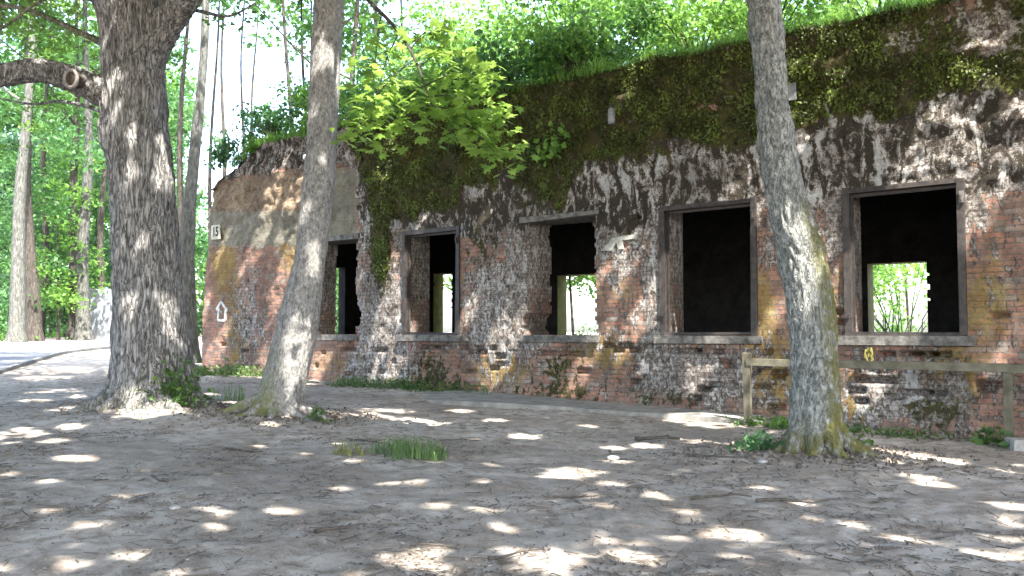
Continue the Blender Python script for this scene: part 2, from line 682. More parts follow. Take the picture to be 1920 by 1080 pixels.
def grid_wall(sl, zl, t0, t1, hole, disp=None, warp=None):
    """cell wall with holes; returns V,F of front + reveals, and (s,z,t) per vertex"""
    S, ZZ = np.meshgrid(sl, zl, indexing='ij')
    cs = .5 * (S[:-1, :-1] + S[1:, 1:]); cz = .5 * (ZZ[:-1, :-1] + ZZ[1:, 1:])
    H = hole(cs, cz)
    n, m_ = S.shape
    T0 = np.full(S.shape, t0) + (disp(S, ZZ) if disp else 0)
    T1 = np.full(S.shape, t1)
    id0 = np.arange(n * m_).reshape(n, m_)
    keep = ~H
    a = np.stack([id0[:-1, :-1], id0[1:, :-1], id0[1:, 1:], id0[:-1, 1:]], -1)
    front = a[keep]
    back = a[keep][:, ::-1] + n * m_
    # reveals
    rev = []
    kp = np.pad(keep, 1, constant_values=False)
    hp = np.pad(H, 1, constant_values=False)
    for i, j in zip(*np.nonzero(H)):
        # left neighbour kept
        if kp[i, j + 1]: e = (id0[i, j], id0[i, j + 1]); rev.append((e[0], e[1], e[1] + n * m_, e[0] + n * m_))
        if kp[i + 2, j + 1]: e = (id0[i + 1, j + 1], id0[i + 1, j]); rev.append((e[0], e[1], e[1] + n * m_, e[0] + n * m_))
        if kp[i + 1, j]: e = (id0[i + 1, j], id0[i, j]); rev.append((e[0], e[1], e[1] + n * m_, e[0] + n * m_))
        if kp[i + 1, j + 2]: e = (id0[i, j + 1], id0[i + 1, j + 1]); rev.append((e[0], e[1], e[1] + n * m_, e[0] + n * m_))
    rev = np.array(rev) if rev else np.zeros((0, 4), int)
    return S, ZZ, T0, T1, front, back, rev


def lines(a, b_, step, must):
    L = list(np.arange(a, b_ + step * .5, step))
    for v in must:
        j = int(np.argmin(np.abs(np.array(L) - v)))
        L[j] = v
    return np.array(sorted(set(L)))


must = [v for wv in win for v in wv]
SL = lines(0, S1, .0385, must)
ZL = lines(-.3, ZT + .1, .0385, [WZB, WZT])


def topz(s):
    z = ZT + .10 * fbm(P3(s * .8, 3.0, 0), 3) + .04 * fbm(P3(s * 4, 1.0, 0), 2)
    return np.where(s < 2.6, np.minimum(z, 5.15 + 1.0 * np.clip(s / 2.4, 0, 1) ** .8), z)


# missing bricks: boxes in wall coordinates (s0,s1,z0,z1,depth)
MISS = []
def miss(px, py, w_, h_=.07, d=.20):
    s, z = on_wall(px, py)
    z = round(z / .077) * .077
    MISS.append((s, s + w_, z + .004, z + h_, d))
for (px, py, w_) in [(890, 652, .24), (920, 652, .12), (1130, 650, .24), (1160, 650, .24), (1215, 650, .12), (1150, 663, .22), (1180, 663, .24),
                     (880, 663, .10), (893, 663, .1), (905, 663, .1), (930, 668, .22), (1255, 660, .22), (1290, 662, .24), (1330, 660, .25),
                     (1590, 735, .24), (1645, 668, .26), (1690, 668, .36), (1600, 718, .6), (1680, 734, .45), (1700, 668, .2), (1740, 672, .3),
                     (1450, 702, .2), (1440, 765, .28), (1830, 722, .36), (1300, 745, .16), (1330, 720, .2), (1010, 668, .4), (1050, 668, .5),
                     (700, 656, .4), (640, 655, .5), (790, 655, .6), (1185, 412, .18), (1180, 722, .2), (1600, 758, .2), (1860, 600, .2), (1560, 585, .2), (1562, 608, .25)]:
    miss(px, py, w_)
for _ in range(60):
    s = RNG.uniform(.5, 22); z = RNG.uniform(.5, 1.35)
    z = round(z / .077) * .077
    MISS.append((s, s + RNG.choice([.12, .24]), z + .004, z + .07, RNG.uniform(.05, .2)))


def disp_front(S, Zv):
    d = -.05 * fbm(P3(S * .9, Zv * 1.2, 2), 3) - .025 * fbm(P3(S * 5, Zv * 5, 7), 3)
    up = sstep(3.9, 4.5, Zv + .25 * fbm(P3(S * .8, 0, 5), 2))
    d = d - up * (.06 + .13 * fbm(P3(S * 1.9, Zv * 2.4, 9), 5))
    d = d - .05 * sstep(5.25, 5.35, Zv) * sstep(1, 0, (Zv - 5.6) / .1)
    # plaster chips stand proud of the brick
    d = d - .015 * (fbm(P3(S * 6, Zv * 4, 11), 3) > .05) * (Zv > 1.2)
    # flatten beside the window frames
    for k, (a, b_) in enumerate(win):
        f = sstep(.18, .05, np.maximum(np.maximum(a - S, S - b_), np.maximum(WZB - Zv, Zv - WZT)))
        d = d * (1 - f)
    for (a, b_, c, e, dd) in MISS:
        d = d + dd * ((S >= a) & (S <= b_) & (Zv >= c - .02) & (Zv <= e + .01))
    # foot spreads
    return d - .06 * sstep(.7, .1, Zv)


S_, Z_, T0, T1, fr, bk, rv = grid_wall(SL, ZL, 0.0, .8, hole_front, disp_front)
tz = topz(S_)
Zc = np.minimum(Z_, tz)
Sw = S_ + .55 * np.clip(Zc / 5.2, 0, 1.1) ** 3 * np.clip(1 - S_ / 4, 0, 1) + .05 * fbm(P3(S_ * 0, Z_ * 3, 1), 3) * np.clip(1 - S_ / .6, 0, 1)
jit = .012 * pn(P3(S_ * 23, Z_ * 23, 3))
hz_any = np.zeros(S_.shape, bool)
FV = W(Sw, T0, Zc).reshape(-1, 3)
BV = W(Sw, T1, Zc).reshape(-1, 3)
px, py = proj(FV)

# ---- material masks in wall space (laid out from where they sit on the wall)
def blob(x, y, rx, ry, w_=1.0):
    return w_ * np.exp(-((px - x) / rx) ** 2 - ((py - y) / ry) ** 2)

nz = fbm(P3(S_ * 1.6, Z_ * 1.6, 21).reshape(-1, 3), 4)
nz2 = fbm(P3(S_ * 5, Z_ * 4, 31).reshape(-1, 3), 3)
nz3 = fbm(P3(S_ * 3.2, Z_ * 1.9, 41).reshape(-1, 3), 5)
pj = py + nz * 40 + nz3 * 45
ym = np.interp(px, [380, 430, 640, 665, 700, 780, 880, 960, 1050, 1100, 1190, 1400, 1500, 1700, 1920, 2400],
               [200, 230, 240, 300, 390, 400, 345, 335, 390, 300, 290, 275, 245, 215, 175, 80])
moss = sstep(34, -34, pj - ym)
yp = np.interp(px, [380, 660, 680, 1000, 1400, 1920, 2400], [300, 320, 440, 425, 400, 340, 250])
band = sstep(-80, -25, pj - ym) * sstep(30, -20, pj - yp) * sstep(640, 675, px)     # black and white weathered render
left = sstep(665, 640, px)
topdark = left * sstep(330 + 8, 330 - 8, py + (px - 480) * .13 + nz * 12)
sandy = left * (1 - topdark) * sstep(410, 395, py)
concb = sstep(672, 655, px) * (1 - topdark) * sstep(390, 402, py) * sstep(470, 452, py + nz * 14)
conc2 = sstep(600, 615, px) * sstep(675, 662, px + nz2 * 12) * sstep(310, 330, py) * sstep(445, 430, py)
moss = moss + blob(715, 470, 28, 90, 1.1) + blob(900, 470, 40, 80, .55) + blob(810, 690, 85, 55, .62) + blob(1060, 690, 85, 55, .62) \
    + blob(460, 620, 26, 110, .35) + blob(1350, 120, 50, 30, .2) + blob(1750, 760, 60, 30, .45) + blob(1260, 740, 40, 20, .4) + blob(820, 360, 60, 50, .7) + blob(1010, 370, 80, 40, .6) - blob(1850, 60, 90, 70, .55) - blob(1690, 70, 50, 40, .4) - blob(1800, 190, 120, 30, .3) - blob(1265, 270, 22, 10, .8) - blob(1330, 200, 30, 10, .4)
moss = moss + sstep(.75, .35, Z_.ravel()) * .35 + .0
moss = np.clip(moss * (1 - left * .6 * (py < 460)), 0, 1.2)
lich = blob(420, 500, 25, 60, 1.0) + blob(445, 640, 20, 80, .9) + blob(550, 470, 40, 50, .7) + blob(420, 420, 30, 20, .3) + blob(1450, 700, 50, 70, 1.1) \
    + blob(1850, 560, 60, 90, .8) + blob(1800, 720, 50, 60, .8) + blob(1600, 760, 30, 60, .9) + blob(1430, 560, 30, 90, .7) + blob(940, 690, 60, 40, .9) \
    + blob(1140, 660, 50, 40, .8) + blob(1170, 540, 40, 30, .5) + blob(620, 680, 40, 30, .5) + blob(1570, 560, 20, 80, .5) + blob(1760, 680, 60, 25, .7) + blob(1080, 660, 60, 25, .3)
grey = blob(720, 600, 60, 130, .9) + blob(930, 580, 60, 110, .85) + blob(990, 520, 30, 110, 1.0) + blob(1150, 460, 50, 70, .75) + blob(1350, 710, 100, 50, .9) \
    + blob(1700, 740, 130, 60, .9) + blob(460, 600, 40, 130, .7) + blob(1560, 450, 25, 40, .8) + blob(1830, 380, 30, 50, .5) + blob(700, 700, 90, 30, .5) + blob(530, 620, 60, 30, .25) \
    + blob(1230, 560, 30, 130, .7) + blob(1440, 440, 30, 60, .4) + blob(1240, 690, 50, 40, .7) + blob(1000, 640, 200, 20, .4)
soot = blob(460, 600, 24, 110, .55) + blob(900, 500, 60, 100, .45) + blob(1160, 450, 50, 70, .4) + blob(1650, 760, 160, 40, .35) + blob(1700, 560, 1, 1, 0) + blob(880, 440, 100, 20, .3)
grey = np.clip(.27 * (1 - left) + .12 + grey + band * .9, 0, 1.2)
soot = np.clip(soot + band * .82 + topdark * .8, 0, 1.1)
grey = np.clip(grey + topdark * .8 + blob(1850, 60, 110, 80, .9) + blob(1690, 70, 60, 50, .8) + blob(1800, 190, 140, 40, .8), 0, 1.2)
moss = np.clip(moss + nz3 * .35, 0, 1.2) * (moss > .02)
grey = np.clip(grey + nz3 * .3, 0, 1.2)
lich = lich * (1 + nz3 * .8)
masks = dict(moss=moss, lich=np.clip(lich, 0, 1), grey=grey, soot=soot, conc=np.clip(concb + conc2, 0, 1), sandy=np.clip(sandy * (1 - topdark), 0, 1))
wp = np.stack([S_.ravel(), Z_.ravel(), T0.ravel()], -1)

m, t, b = new_mat('ruined_brick')
wpn = attr(t, 'wp', 'Vector')
br = N(t, "ShaderNodeTexBrick", offset=.5)
for kk, v in dict(Scale=1.0, Mortar_Size=.007, Mortar_Smooth=.3, Bias=-.1, Brick_Width=.25, Row_Height=.077).items():
    br.inputs[kk.replace('_', ' ')].default_value = v
br.inputs['Color1'].default_value = (.33, .145, .10, 1)
br.inputs['Color2'].default_value = (.23, .13, .10, 1)
br.inputs['Mortar'].default_value = (.23, .2, .175, 1)
nd = N(t, "ShaderNodeTexNoise")
nd.inputs['Scale'].default_value = 7
t.links.new(wpn, nd.inputs['Vector'])
vm = N(t, "ShaderNodeVectorMath", operation='MULTIPLY_ADD')
t.links.new(nd.outputs['Color'], vm.inputs[0])
vm.inputs[1].default_value = (.025, .018, 0)
t.links.new(wpn, vm.inputs[2])
t.links.new(vm.outputs[0], br.inputs['Vector'])
n_big = noise(t, wpn, 2.2, 6, .6)
n_mid = noise(t, wpn, 9, 8, .68, .5)
n_mid2 = noise(t, mapping(t, wpn, (1, .7, 1)), 13, 6, .65, 1.2)
n_fine = noise(t, wpn, 60, 5, .7)
v_str = noise(t, mapping(t, wpn, (1.0, .35, 1)), 8, 6, .6, .8)


def msk(a, nse, lo, hi, k=1.0):
    """attribute a pushes the noise over a threshold"""
    s = math_(t, 'ADD', math_(t, 'MULTIPLY', a, k), nse)
    mr = N(t, "ShaderNodeMapRange", interpolation_type='SMOOTHSTEP')
    t.links.new(s, mr.inputs[0])
    mr.inputs[1].default_value = lo
    mr.inputs[2].default_value = hi
    return mr.outputs[0]


def contrast(n_, k_=2.0):
    return math_(t, 'ADD', math_(t, 'MULTIPLY', math_(t, 'SUBTRACT', n_, .5), k_), .5, clamp=True)


sx = N(t, "ShaderNodeSeparateXYZ")
t.links.new(vm.outputs[0], sx.inputs[0])
row = math_(t, 'FLOOR', math_(t, 'DIVIDE', sx.outputs[1], .077))
even = math_(t, 'SUBTRACT', 1.0, math_(t, 'FLOORED_MODULO', row, 2.0))
cl_n = math_(t, 'FLOOR', math_(t, 'ADD', math_(t, 'DIVIDE', sx.outputs[0], .25), math_(t, 'MULTIPLY', even, .5)))
cx_ = N(t, "ShaderNodeCombineXYZ")
t.links.new(row, cx_.inputs[0]); t.links.new(cl_n, cx_.inputs[1])
wn = N(t, "ShaderNodeTexWhiteNoise", noise_dimensions='2D')
t.links.new(cx_.outputs[0], wn.inputs['Vector'])
bcol = ramp(t, [(0, (.13, .07, .055)), (.14, (.23, .10, .07)), (.3, (.32, .13, .085)), (.5, (.40, .17, .10)), (.68, (.36, .19, .12)), (.82, (.31, .22, .17)), (.92, (.27, .25, .22))], wn.outputs['Value'], 'CONSTANT').outputs[0]
n_loc = noise(t, wpn, 4.5, 6, .7, .3)
mort = ramp(t, [(.35, (.10, .085, .07)), (.6, (.30, .27, .235))], n_loc).outputs[0]
bcol = mix(t, math_(t, 'MULTIPLY', ramp(t, [(.4, (1, 1, 1)), (.62, (0, 0, 0))], n_big).outputs[0], .55), bcol, (.33, .19, .14))
bcol = mix(t, .26, bcol, (.36, .27, .23))
col = mix(t, br.outputs['Fac'], bcol, mort)
v_c = contrast(v_str, 1.9)
m_c = contrast(n_mid, 1.9)
m2_c = contrast(n_mid2, 1.9)
v_big = contrast(noise(t, mapping(t, wpn, (1.0, .42, 1)), 5.2, 7, .68, .9), 2.2)
# grime
col = mix(t, math_(t, 'MULTIPLY', ramp(t, [(.5, (0, 0, 0)), (.75, (1, 1, 1))], m_c).outputs[0], .5), col, (.13, .11, .095))
col = mix(t, math_(t, 'MULTIPLY', msk(attr(t, 'lich'), m2_c, .75, 1.2), .8), col, ramp(t, [(.35, (.22, .12, .03)), (.6, (.31, .245, .085))], n_loc).outputs[0])
gmask = msk(attr(t, 'grey'), v_c, .86, .98, .62)
gcol = ramp(t, [(.18, (.04, .033, .028)), (.36, (.12, .10, .09)), (.52, (.25, .225, .205)), (.66, (.40, .38, .355)), (.85, (.56, .55, .53))], m2_c).outputs[0]
gcol = mix(t, ramp(t, [(.5, (0, 0, 0)), (.62, (.4, .4, .4))], n_loc).outputs[0], gcol, mix(t, .5, gcol, (.22, .12, .09)))
gcol = mix(t, math_(t, 'MULTIPLY', br.outputs['Fac'], .5), gcol, (.09, .08, .07))
wfl = math_(t, 'MULTIPLY', ramp(t, [(.62, (0, 0, 0)), (.74, (1, 1, 1))], v_big).outputs[0], ramp(t, [(.75, (0, 0, 0)), (.95, (1, 1, 1))], attr(t, 'grey')).outputs[0])
gcol = mix(t, math_(t, 'MULTIPLY', wfl, .8), gcol, ramp(t, [(.3, (.36, .36, .35)), (.7, (.54, .55, .55))], n_mid).outputs[0])
col = mix(t, gmask, col, gcol)
smask = msk(attr(t, 'soot'), math_(t, 'SUBTRACT', 1.0, math_(t, 'ADD', math_(t, 'MULTIPLY', v_big, .72), math_(t, 'MULTIPLY', m_c, .28))), .84, .94, .48)
scol = ramp(t, [(.35, (.018, .015, .012)), (.65, (.06, .052, .04))], n_fine).outputs[0]
sd = ramp(t, [(.2, (.12, .09, .06)), (.5, (.25, .195, .135)), (.75, (.34, .265, .2))], m_c).outputs[0]
col = mix(t, math_(t, 'MULTIPLY', msk(attr(t, 'sandy'), n_big, .8, 1.1), .9), col, sd)
col = mix(t, smask, col, scol)
cc = ramp(t, [(.3, (.15, .145, .10)), (.6, (.25, .24, .2))], n_loc).outputs[0]
cmask = math_(t, 'MULTIPLY', msk(attr(t, 'conc'), m_c, .75, 1.2), .92)
col = mix(t, cmask, col, cc)
mmask = msk(attr(t, 'moss'), math_(t, 'ADD', math_(t, 'MULTIPLY', m_c, .7), math_(t, 'MULTIPLY', v_c, .3)), .88, 1.06, .78)
mcol = ramp(t, [(.2, (.010, .009, .005)), (.42, (.03, .034, .008)), (.6, (.055, .065, .012)), (.82, (.11, .13, .022))], m2_c).outputs[0]
mcol = mix(t, ramp(t, [(.47, (0, 0, 0)), (.60, (1, 1, 1))], n_loc).outputs[0], mcol, mix(t, m_c, (.028, .022, .010), (.075, .06, .026)))
mcol = mix(t, math_(t, 'MULTIPLY', ramp(t, [(.80, (0, 0, 0)), (.9, (1, 1, 1))], v_big).outputs[0], .8), mcol, (.25, .235, .21))
col = mix(t, mmask, col, mcol)
col = mix(t, math_(t, 'MULTIPLY', ramp(t, [(.42, (1, 1, 1)), (.58, (0, 0, 0))], noise(t, mapping(t, wpn, (1, .6, 1)), 1.1, 6, .7)).outputs[0], .5), col, mix(t, .5, (.07, .058, .047), mix(t, 1.0, col, (.35, .33, .3), 'MULTIPLY')))
# speckle
col = mix(t, math_(t, 'MULTIPLY', ramp(t, [(.60, (0, 0, 0)), (.70, (1, 1, 1))], n_fine).outputs[0], .4), col, (.30, .28, .25))
col = mix(t, math_(t, 'MULTIPLY', ramp(t, [(.60, (0, 0, 0)), (.66, (1, 1, 1))], noise(t, wpn, 20, 5, .65)).outputs[0], .75), col, (.045, .037, .03))
t.links.new(col, b.inputs['Base Color'])
b.inputs['Roughness'].default_value = .95
b.inputs['Specular IOR Level'].default_value = .12
cover = math_(t, 'MAXIMUM', cmask, math_(t, 'MAXIMUM', gmask, mmask))
bh = math_(t, 'MULTIPLY', br.outputs['Fac'], math_(t, 'SUBTRACT', 1.0, math_(t, 'MULTIPLY', cover, .8)))
hh = math_(t, 'ADD', math_(t, 'MULTIPLY', bh, -.55), math_(t, 'ADD', math_(t, 'MULTIPLY', n_mid, .8), math_(t, 'MULTIPLY', gmask, .5)))
p1 = bump(t, n_fine, .8, .012, None)
bump(t, hh, 1.0, .035, b, p1)
M_WALL = m

np_mesh('facade_wall', FV, fr, M_WALL, bunker, dict(masks, wp=wp))
# fuzzy moss cushions and roots hanging on the upper wall
_mv = (moss > .75) & (Z_.ravel() > 2.4)
_mi = np.nonzero(_mv & (fbm(P3(S_ * 2.6, Z_ * 2.6, 71).reshape(-1, 3), 4) > -.12))[0]
_mi = RNG.choice(_mi, 44000)
_mc = FV[_mi] - WT * RNG.uniform(.005, .05, (44000, 1)) + RNG.normal(size=(44000, 3)) * .02
_V, _F, _v = leaves(_mc, .055, up=.45, nrm=-WT, droop=1.5, var=np.clip(.5 + .8 * fbm(_mc * 2.2, 3) + RNG.normal(size=44000) * .18, 0, 1))
M_TUFT = leaf_mat('moss_tuft', (.022, .024, .008), (.06, .08, .016), (.14, .19, .035), .2)
tag(np_mesh('moss_cushions', _V, _F, M_TUFT, bunker, {'var': _v}, smooth=False), kind='stuff')
# reveals and back face
nn = len(FV)
RVs = np.vstack([FV, BV])
m2 = {k: np.concatenate([v * 0, v * 0]) for k, v in masks.items()}
sz = np.concatenate([S_.ravel(), S_.ravel()]); zz = np.concatenate([Z_.ravel(), Z_.ravel()])
tt = np.concatenate([T0.ravel(), T1.ravel()])
m2['grey'] = np.where(zz > 2.2 + .3 * np.sin(sz * 3), 1.2, .75)
m2['conc'] = 0 * zz
m2['soot'] = np.full(2 * nn, .05) + .35 * (zz > 3.4)
# reveal texture space: depth instead of s
np_mesh('window_reveal', RVs, rv, M_WALL, bunker, dict(m2, wp=np.stack([sz + tt * 1.0 + 30, zz, tt], -1)), smooth=False)
np_mesh('inner_face', RVs, bk, M_HALL_SHADE, bunker)

# back wall and end wall with openings -------------------------------
TB = 7.0
bh_ = []
for (x0, x1, y0) in [(1637, 1737, 497), (1062, 1135, 518), (831, 846, 515)]:
    s0, z1 = on_wall(x0, y0, TB + .45)
    s1, _ = on_wall(x1, y0, TB)
    bh_.append((s0, s1, z1))
BL = lines(-.2, S1, .1, [])
BZ = lines(-.3, 5.9, .1, [])


def hole_back(s, z):
    h = np.zeros(s.shape, bool)
    for k, (a, b_, c) in enumerate(bh_):
        amp = .05
        h |= (s > a + rowrand(z, 20 + k, .03)) & (s < b_ + rowrand(z, 3 + k, amp)) & (z > .7) & (z < c)
    return h


mustb = [v for q in bh_ for v in q[:2]]
BL = lines(-.2, S1, .06, mustb)
BZ = lines(-.3, 5.9, .06, [q[2] for q in bh_])
Sb, Zb, Tb0, Tb1, f1, f2, r1 = grid_wall(BL, BZ, TB, TB + .45, hole_back)
Vb = np.vstack([W(Sb, Tb0, Zb).reshape(-1, 3), W(Sb, Tb1, Zb).reshape(-1, 3)])
np_mesh('back_wall', Vb, [f1, f2], M_HALL_SHADE, bunker, smooth=False)
np_mesh('back_opening', Vb, r1, M_JAMB, bunker, smooth=False)
# end walls (left one has a narrow breach seen through the first window)
r = ray(621, 500); kq = np.dot(C0 + .4 * WS - CAM, WS) / np.dot(r, WS); te = float(np.dot(CAM + r * kq - C0, WT)); ze = float((CAM + r * kq)[2])
r = ray(635, 500); kq = np.dot(C0 + .1 * WS - CAM, WS) / np.dot(r, WS); te2 = float(np.dot(CAM + r * kq - C0, WT))
te, te2 = sorted((te, te2))
eb = MB()
for (ta, tb, za_, zb_) in [(.8, te, -.3, 5.9), (te2, TB, -.3, 5.9), (te, te2, ze, 5.9)]:
    if tb > ta: eb.box(W(0.1, ta, za_), WS * .3, WT * (tb - ta), np.array([0, 0, zb_ - za_]))
eb.build('end_wall', M_HALL_SHADE, bunker)
eb = MB()
eb.box(W(S1 - .4, .8, -.3), WS * .3, WT * (TB - .8), np.array([0, 0, 6.2]))
eb.build('end_wall', M_HALL_SHADE, bunker)
cb = MB()
cb.box(W(0.5, .78, 4.6), WS * (S1 - .5), WT * (TB + .0 - .78), np.array([0, 0, .3]))
cb.build('ceiling', M_HALL_SHADE, bunker)
# mossy earth roof ----------------------------------------------------
rs = np.arange(0, S1 + .01, .12)
rt = np.concatenate([np.arange(0, 1.5, .08), np.arange(1.5, 8.2, .25)])
RS, RTt = np.meshgrid(rs, rt, indexing='ij')
Tf = disp_front(RS, topz(RS))
Zr = topz(RS) + .55 * sstep(0, 3, RTt) * sstep(0, 3, RS) + .1 * sstep(0, .4, RTt) * fbm(P3(RS, RTt, 2), 3) - 1.5 * sstep(7.2, 8.2, RTt)
Swr = RS + .55 * np.clip(Zr / 5.2, 0, 1.1) ** 3 * np.clip(1 - RS / 4, 0, 1)
Rv = W(Swr, RTt + np.where(RTt < .01, Tf, 0), Zr)
i_ = np.arange(RS.size).reshape(RS.shape)
Fr = np.stack([i_[:-1, :-1], i_[:-1, 1:], i_[1:, 1:], i_[1:, :-1]], -1).reshape(-1, 4)[:, ::-1]
M_MOSSROOF = simple_mat('mossy_earth', (.035, .032, .012), (.08, .085, .02), 3, 1.0, .02)
np_mesh('roof', Rv.reshape(-1, 3), Fr, M_MOSSROOF, bunker)


def roofz(s, t_):
    s = np.asarray(s, float); t_ = np.asarray(t_, float)
    return topz(s) + .55 * sstep(0, 3, t_) * sstep(0, 3, s)


# window frames, sills, lintels ---------------------------------------
zv = np.array([0, 0, 1.0])
for k, (a, b_) in enumerate(win):
    if k in FRAMED:
        fm = MB()
        fw = .075
        for (s0, s1, z0, z1) in [(a - .01, a + fw, WZB, WZT), (b_ - fw, b_ + .01, WZB, WZT), (a + fw, b_ - fw, WZT - fw, WZT), (a + fw, b_ - fw, WZB, WZB + .05)]:
            fm.box(W(s0, -.045, z0), WS * (s1 - s0), WT * .10, zv * (z1 - z0), .009)
        # rebate, a second thinner profile behind
        for (s0, s1, z0, z1) in [(a + .003, a + fw + .03, WZB + .05, WZT - fw), (b_ - fw - .03, b_ - .003, WZB + .05, WZT - fw), (a + fw + .03, b_ - fw - .03, WZT - fw - .05, WZT - fw - .002)]:
            fm.box(W(s0, .058, z0), WS * (s1 - s0), WT * .05, zv * (z1 - z0), .003)
        fo = fm.build('window_frame', M_FRAME, bunker)
        sm = MB()
        sm.box(W(a - .10, -.10, WZB - .13), WS * (b_ - a + .2), WT * .5, zv * .125, .006)
        o = sm.build('sill', M_SILL, fo)
        o.location = (0, 0, 0)
        hm = MB()
        zh = WZT - .35
        s_ = b_ - .02
        for dz in (0,):
            hm.box(W(s_ - .03, -.085, zh), WS * .06, WT * .04, zv * .16, .003)
            hm.box(W(s_ - .015, -.12, zh + .03), WS * .03, WT * .034, zv * .09, .003)
        o = hm.build('hinge', M_SILL if k == 4 else M_FRAME, fo)
        o.location = (0, 0, 0)
        hm = MB()
        hm.box(W(a - .04, -.085, .55 + WZB - .3), WS * .11, WT * .038, zv * .07, .004)
        o = hm.build('latch', M_FRAME, fo)
        o.location = (0, 0, 0)
    else:
        sm = MB()
        n_ = 8
        for q in range(n_):
            s0 = a - .08 + (b_ - a + .16) * q / n_
            sm.box(W(s0, -.075, WZB - .13), WS * ((b_ - a + .16) / n_ - .001), WT * .5, zv * (.125 - RNG.uniform(0, .012)), .005)
        sm.build('sill', M_SILL, bunker)
        lm = MB()
        lm.box(W(a - .1, -.05, WZT - .045), WS * (b_ - a + .2), WT * .8, zv * .10, .008)
        lm.build('lintel', M_SILL, bunker)

# painted arrow on the brick -----------------------------------------
def wall_poly(pts, off=-.1, th=.006):
    """extruded polygon ring given as wall coords list; returns V,F"""
    n = len(pts)
    V = [W(s, off, z) for s, z in pts] + [W(s, off + th, z) for s, z in pts]
    return np.array(V), n


ar = MB()
sA, zA = on_wall(417, 584)
def strip(p, q, wd):
    p = np.array(p); q = np.array(q)
    d = (q - p) / np.linalg.norm(q - p); nn_ = np.array([-d[1], d[0]]) * wd / 2
    V = []
    tt_ = disp_front(np.array([sA + p[0]]), np.array([zA + p[1]]))[0]
    for o_ in (-.03, .02):
        for c in (p - nn_, q - nn_, q + nn_, p + nn_):
            V.append(W(sA + c[0], tt_ + o_, zA + c[1]))
    ar.add(np.array(V), np.array([[0, 1, 2, 3], [7, 6, 5, 4], [0, 4, 5, 1], [1, 5, 6, 2], [2, 6, 7, 3], [3, 7, 4, 0]]))
for p, q in [((-.15, -.21), (-.13, .08)), ((.13, -.23), (.15, .08)), ((-.13, .07), (-.24, .05)), ((-.24, .05), (-.03, .25)), ((-.03, .25), (.22, .02)), ((.22, .02), (.13, .06)), ((-.15, -.22), (.14, -.23)), ((-.04, .0), (-.03, -.0))]:
    strip(p, q, .06)
ar.build('painted_arrow', M_WHITE, bunker)
pm = MB()
_pp = [(1130, 470), (1150, 446), (1197, 439), (1196, 447), (1168, 451), (1170, 467), (1161, 468), (1157, 454), (1149, 470)]
_pw = [on_wall(*q) for q in _pp]
_ps = np.array([q[0] for q in _pw]); _pz = np.array([q[1] for q in _pw])
_pt = disp_front(_ps, _pz).min()
_V = np.vstack([W(_ps, _pt - .02, _pz), W(_ps, _pt + .03, _pz)])
pm.add(_V, np.array([[i_, (i_ + 1) % 9, 9 + (i_ + 1) % 9, 9 + i_] for i_ in range(9)]))
pm.F[9] = [np.arange(9)[None, ::-1].copy()]
pm.build('plaster_remnant', M_REMN, bunker)
# hanging moss below last sill
hm = MB()
for _ in range(26):
    s0, z0 = on_wall(1633 + RNG.uniform(-6, 6), RNG.uniform(648, 682))
    c = W(s0, -.11 + RNG.uniform(-.02, .02), z0)
    add_tube(hm, [c, c + np.array([RNG.uniform(-.02, .02), 0, -.06])], [.02, .008], 5)
hm.build('moss_beard', simple_mat('moss_yellow', (.14, .13, .03), (.28, .25, .09), 20), bunker)

# number plate --------------------------------------------------------
s0, z0 = on_wall(410, 436)
tsg = float(disp_front(np.array([s0]), np.array([z0]))[0]) - .05
s0w = s0 + .72 * (z0 / 5) * max(0, 1 - s0 / 4) * 0
sign = empty('number_sign', W(s0, tsg, z0), 'cream number plate reading 15 fixed near the left corner of the bunker', 'sign')
pmb = MB()
hw = .19
pmb.box(W(s0 - hw, tsg, z0 - .185), WS * (2 * hw), WT * .03, zv * .37)
pl = pmb.build('plate', M_PLATE, sign)
cu = bpy.data.curves.new('digits', 'FONT')
cu.body = '15'
cu.size = .34
cu.extrude = .003
cu.offset = .008
cu.align_x = 'CENTER'
cu.align_y = 'CENTER'
tmp = bpy.data.objects.new('digits_tmp', cu)
SC.collection.objects.link(tmp)
dg = bpy.context.evaluated_depsgraph_get()
me = bpy.data.meshes.new_from_object(tmp.evaluated_get(dg))
bpy.data.objects.remove(tmp)
co_ = np.zeros(len(me.vertices) * 3)
me.vertices.foreach_get('co', co_)
co_ = co_.reshape(-1, 3)
nv = W(s0 + .01 + co_[:, 0] * .78, tsg - .004 - co_[:, 2], z0 + co_[:, 1]) - np.array(sign.location)
me.vertices.foreach_set('co', nv.ravel())
me.materials.append(M_INK)
dj = bpy.data.objects.new('digits', me)
SC.collection.objects.link(dj)
dj.parent = sign

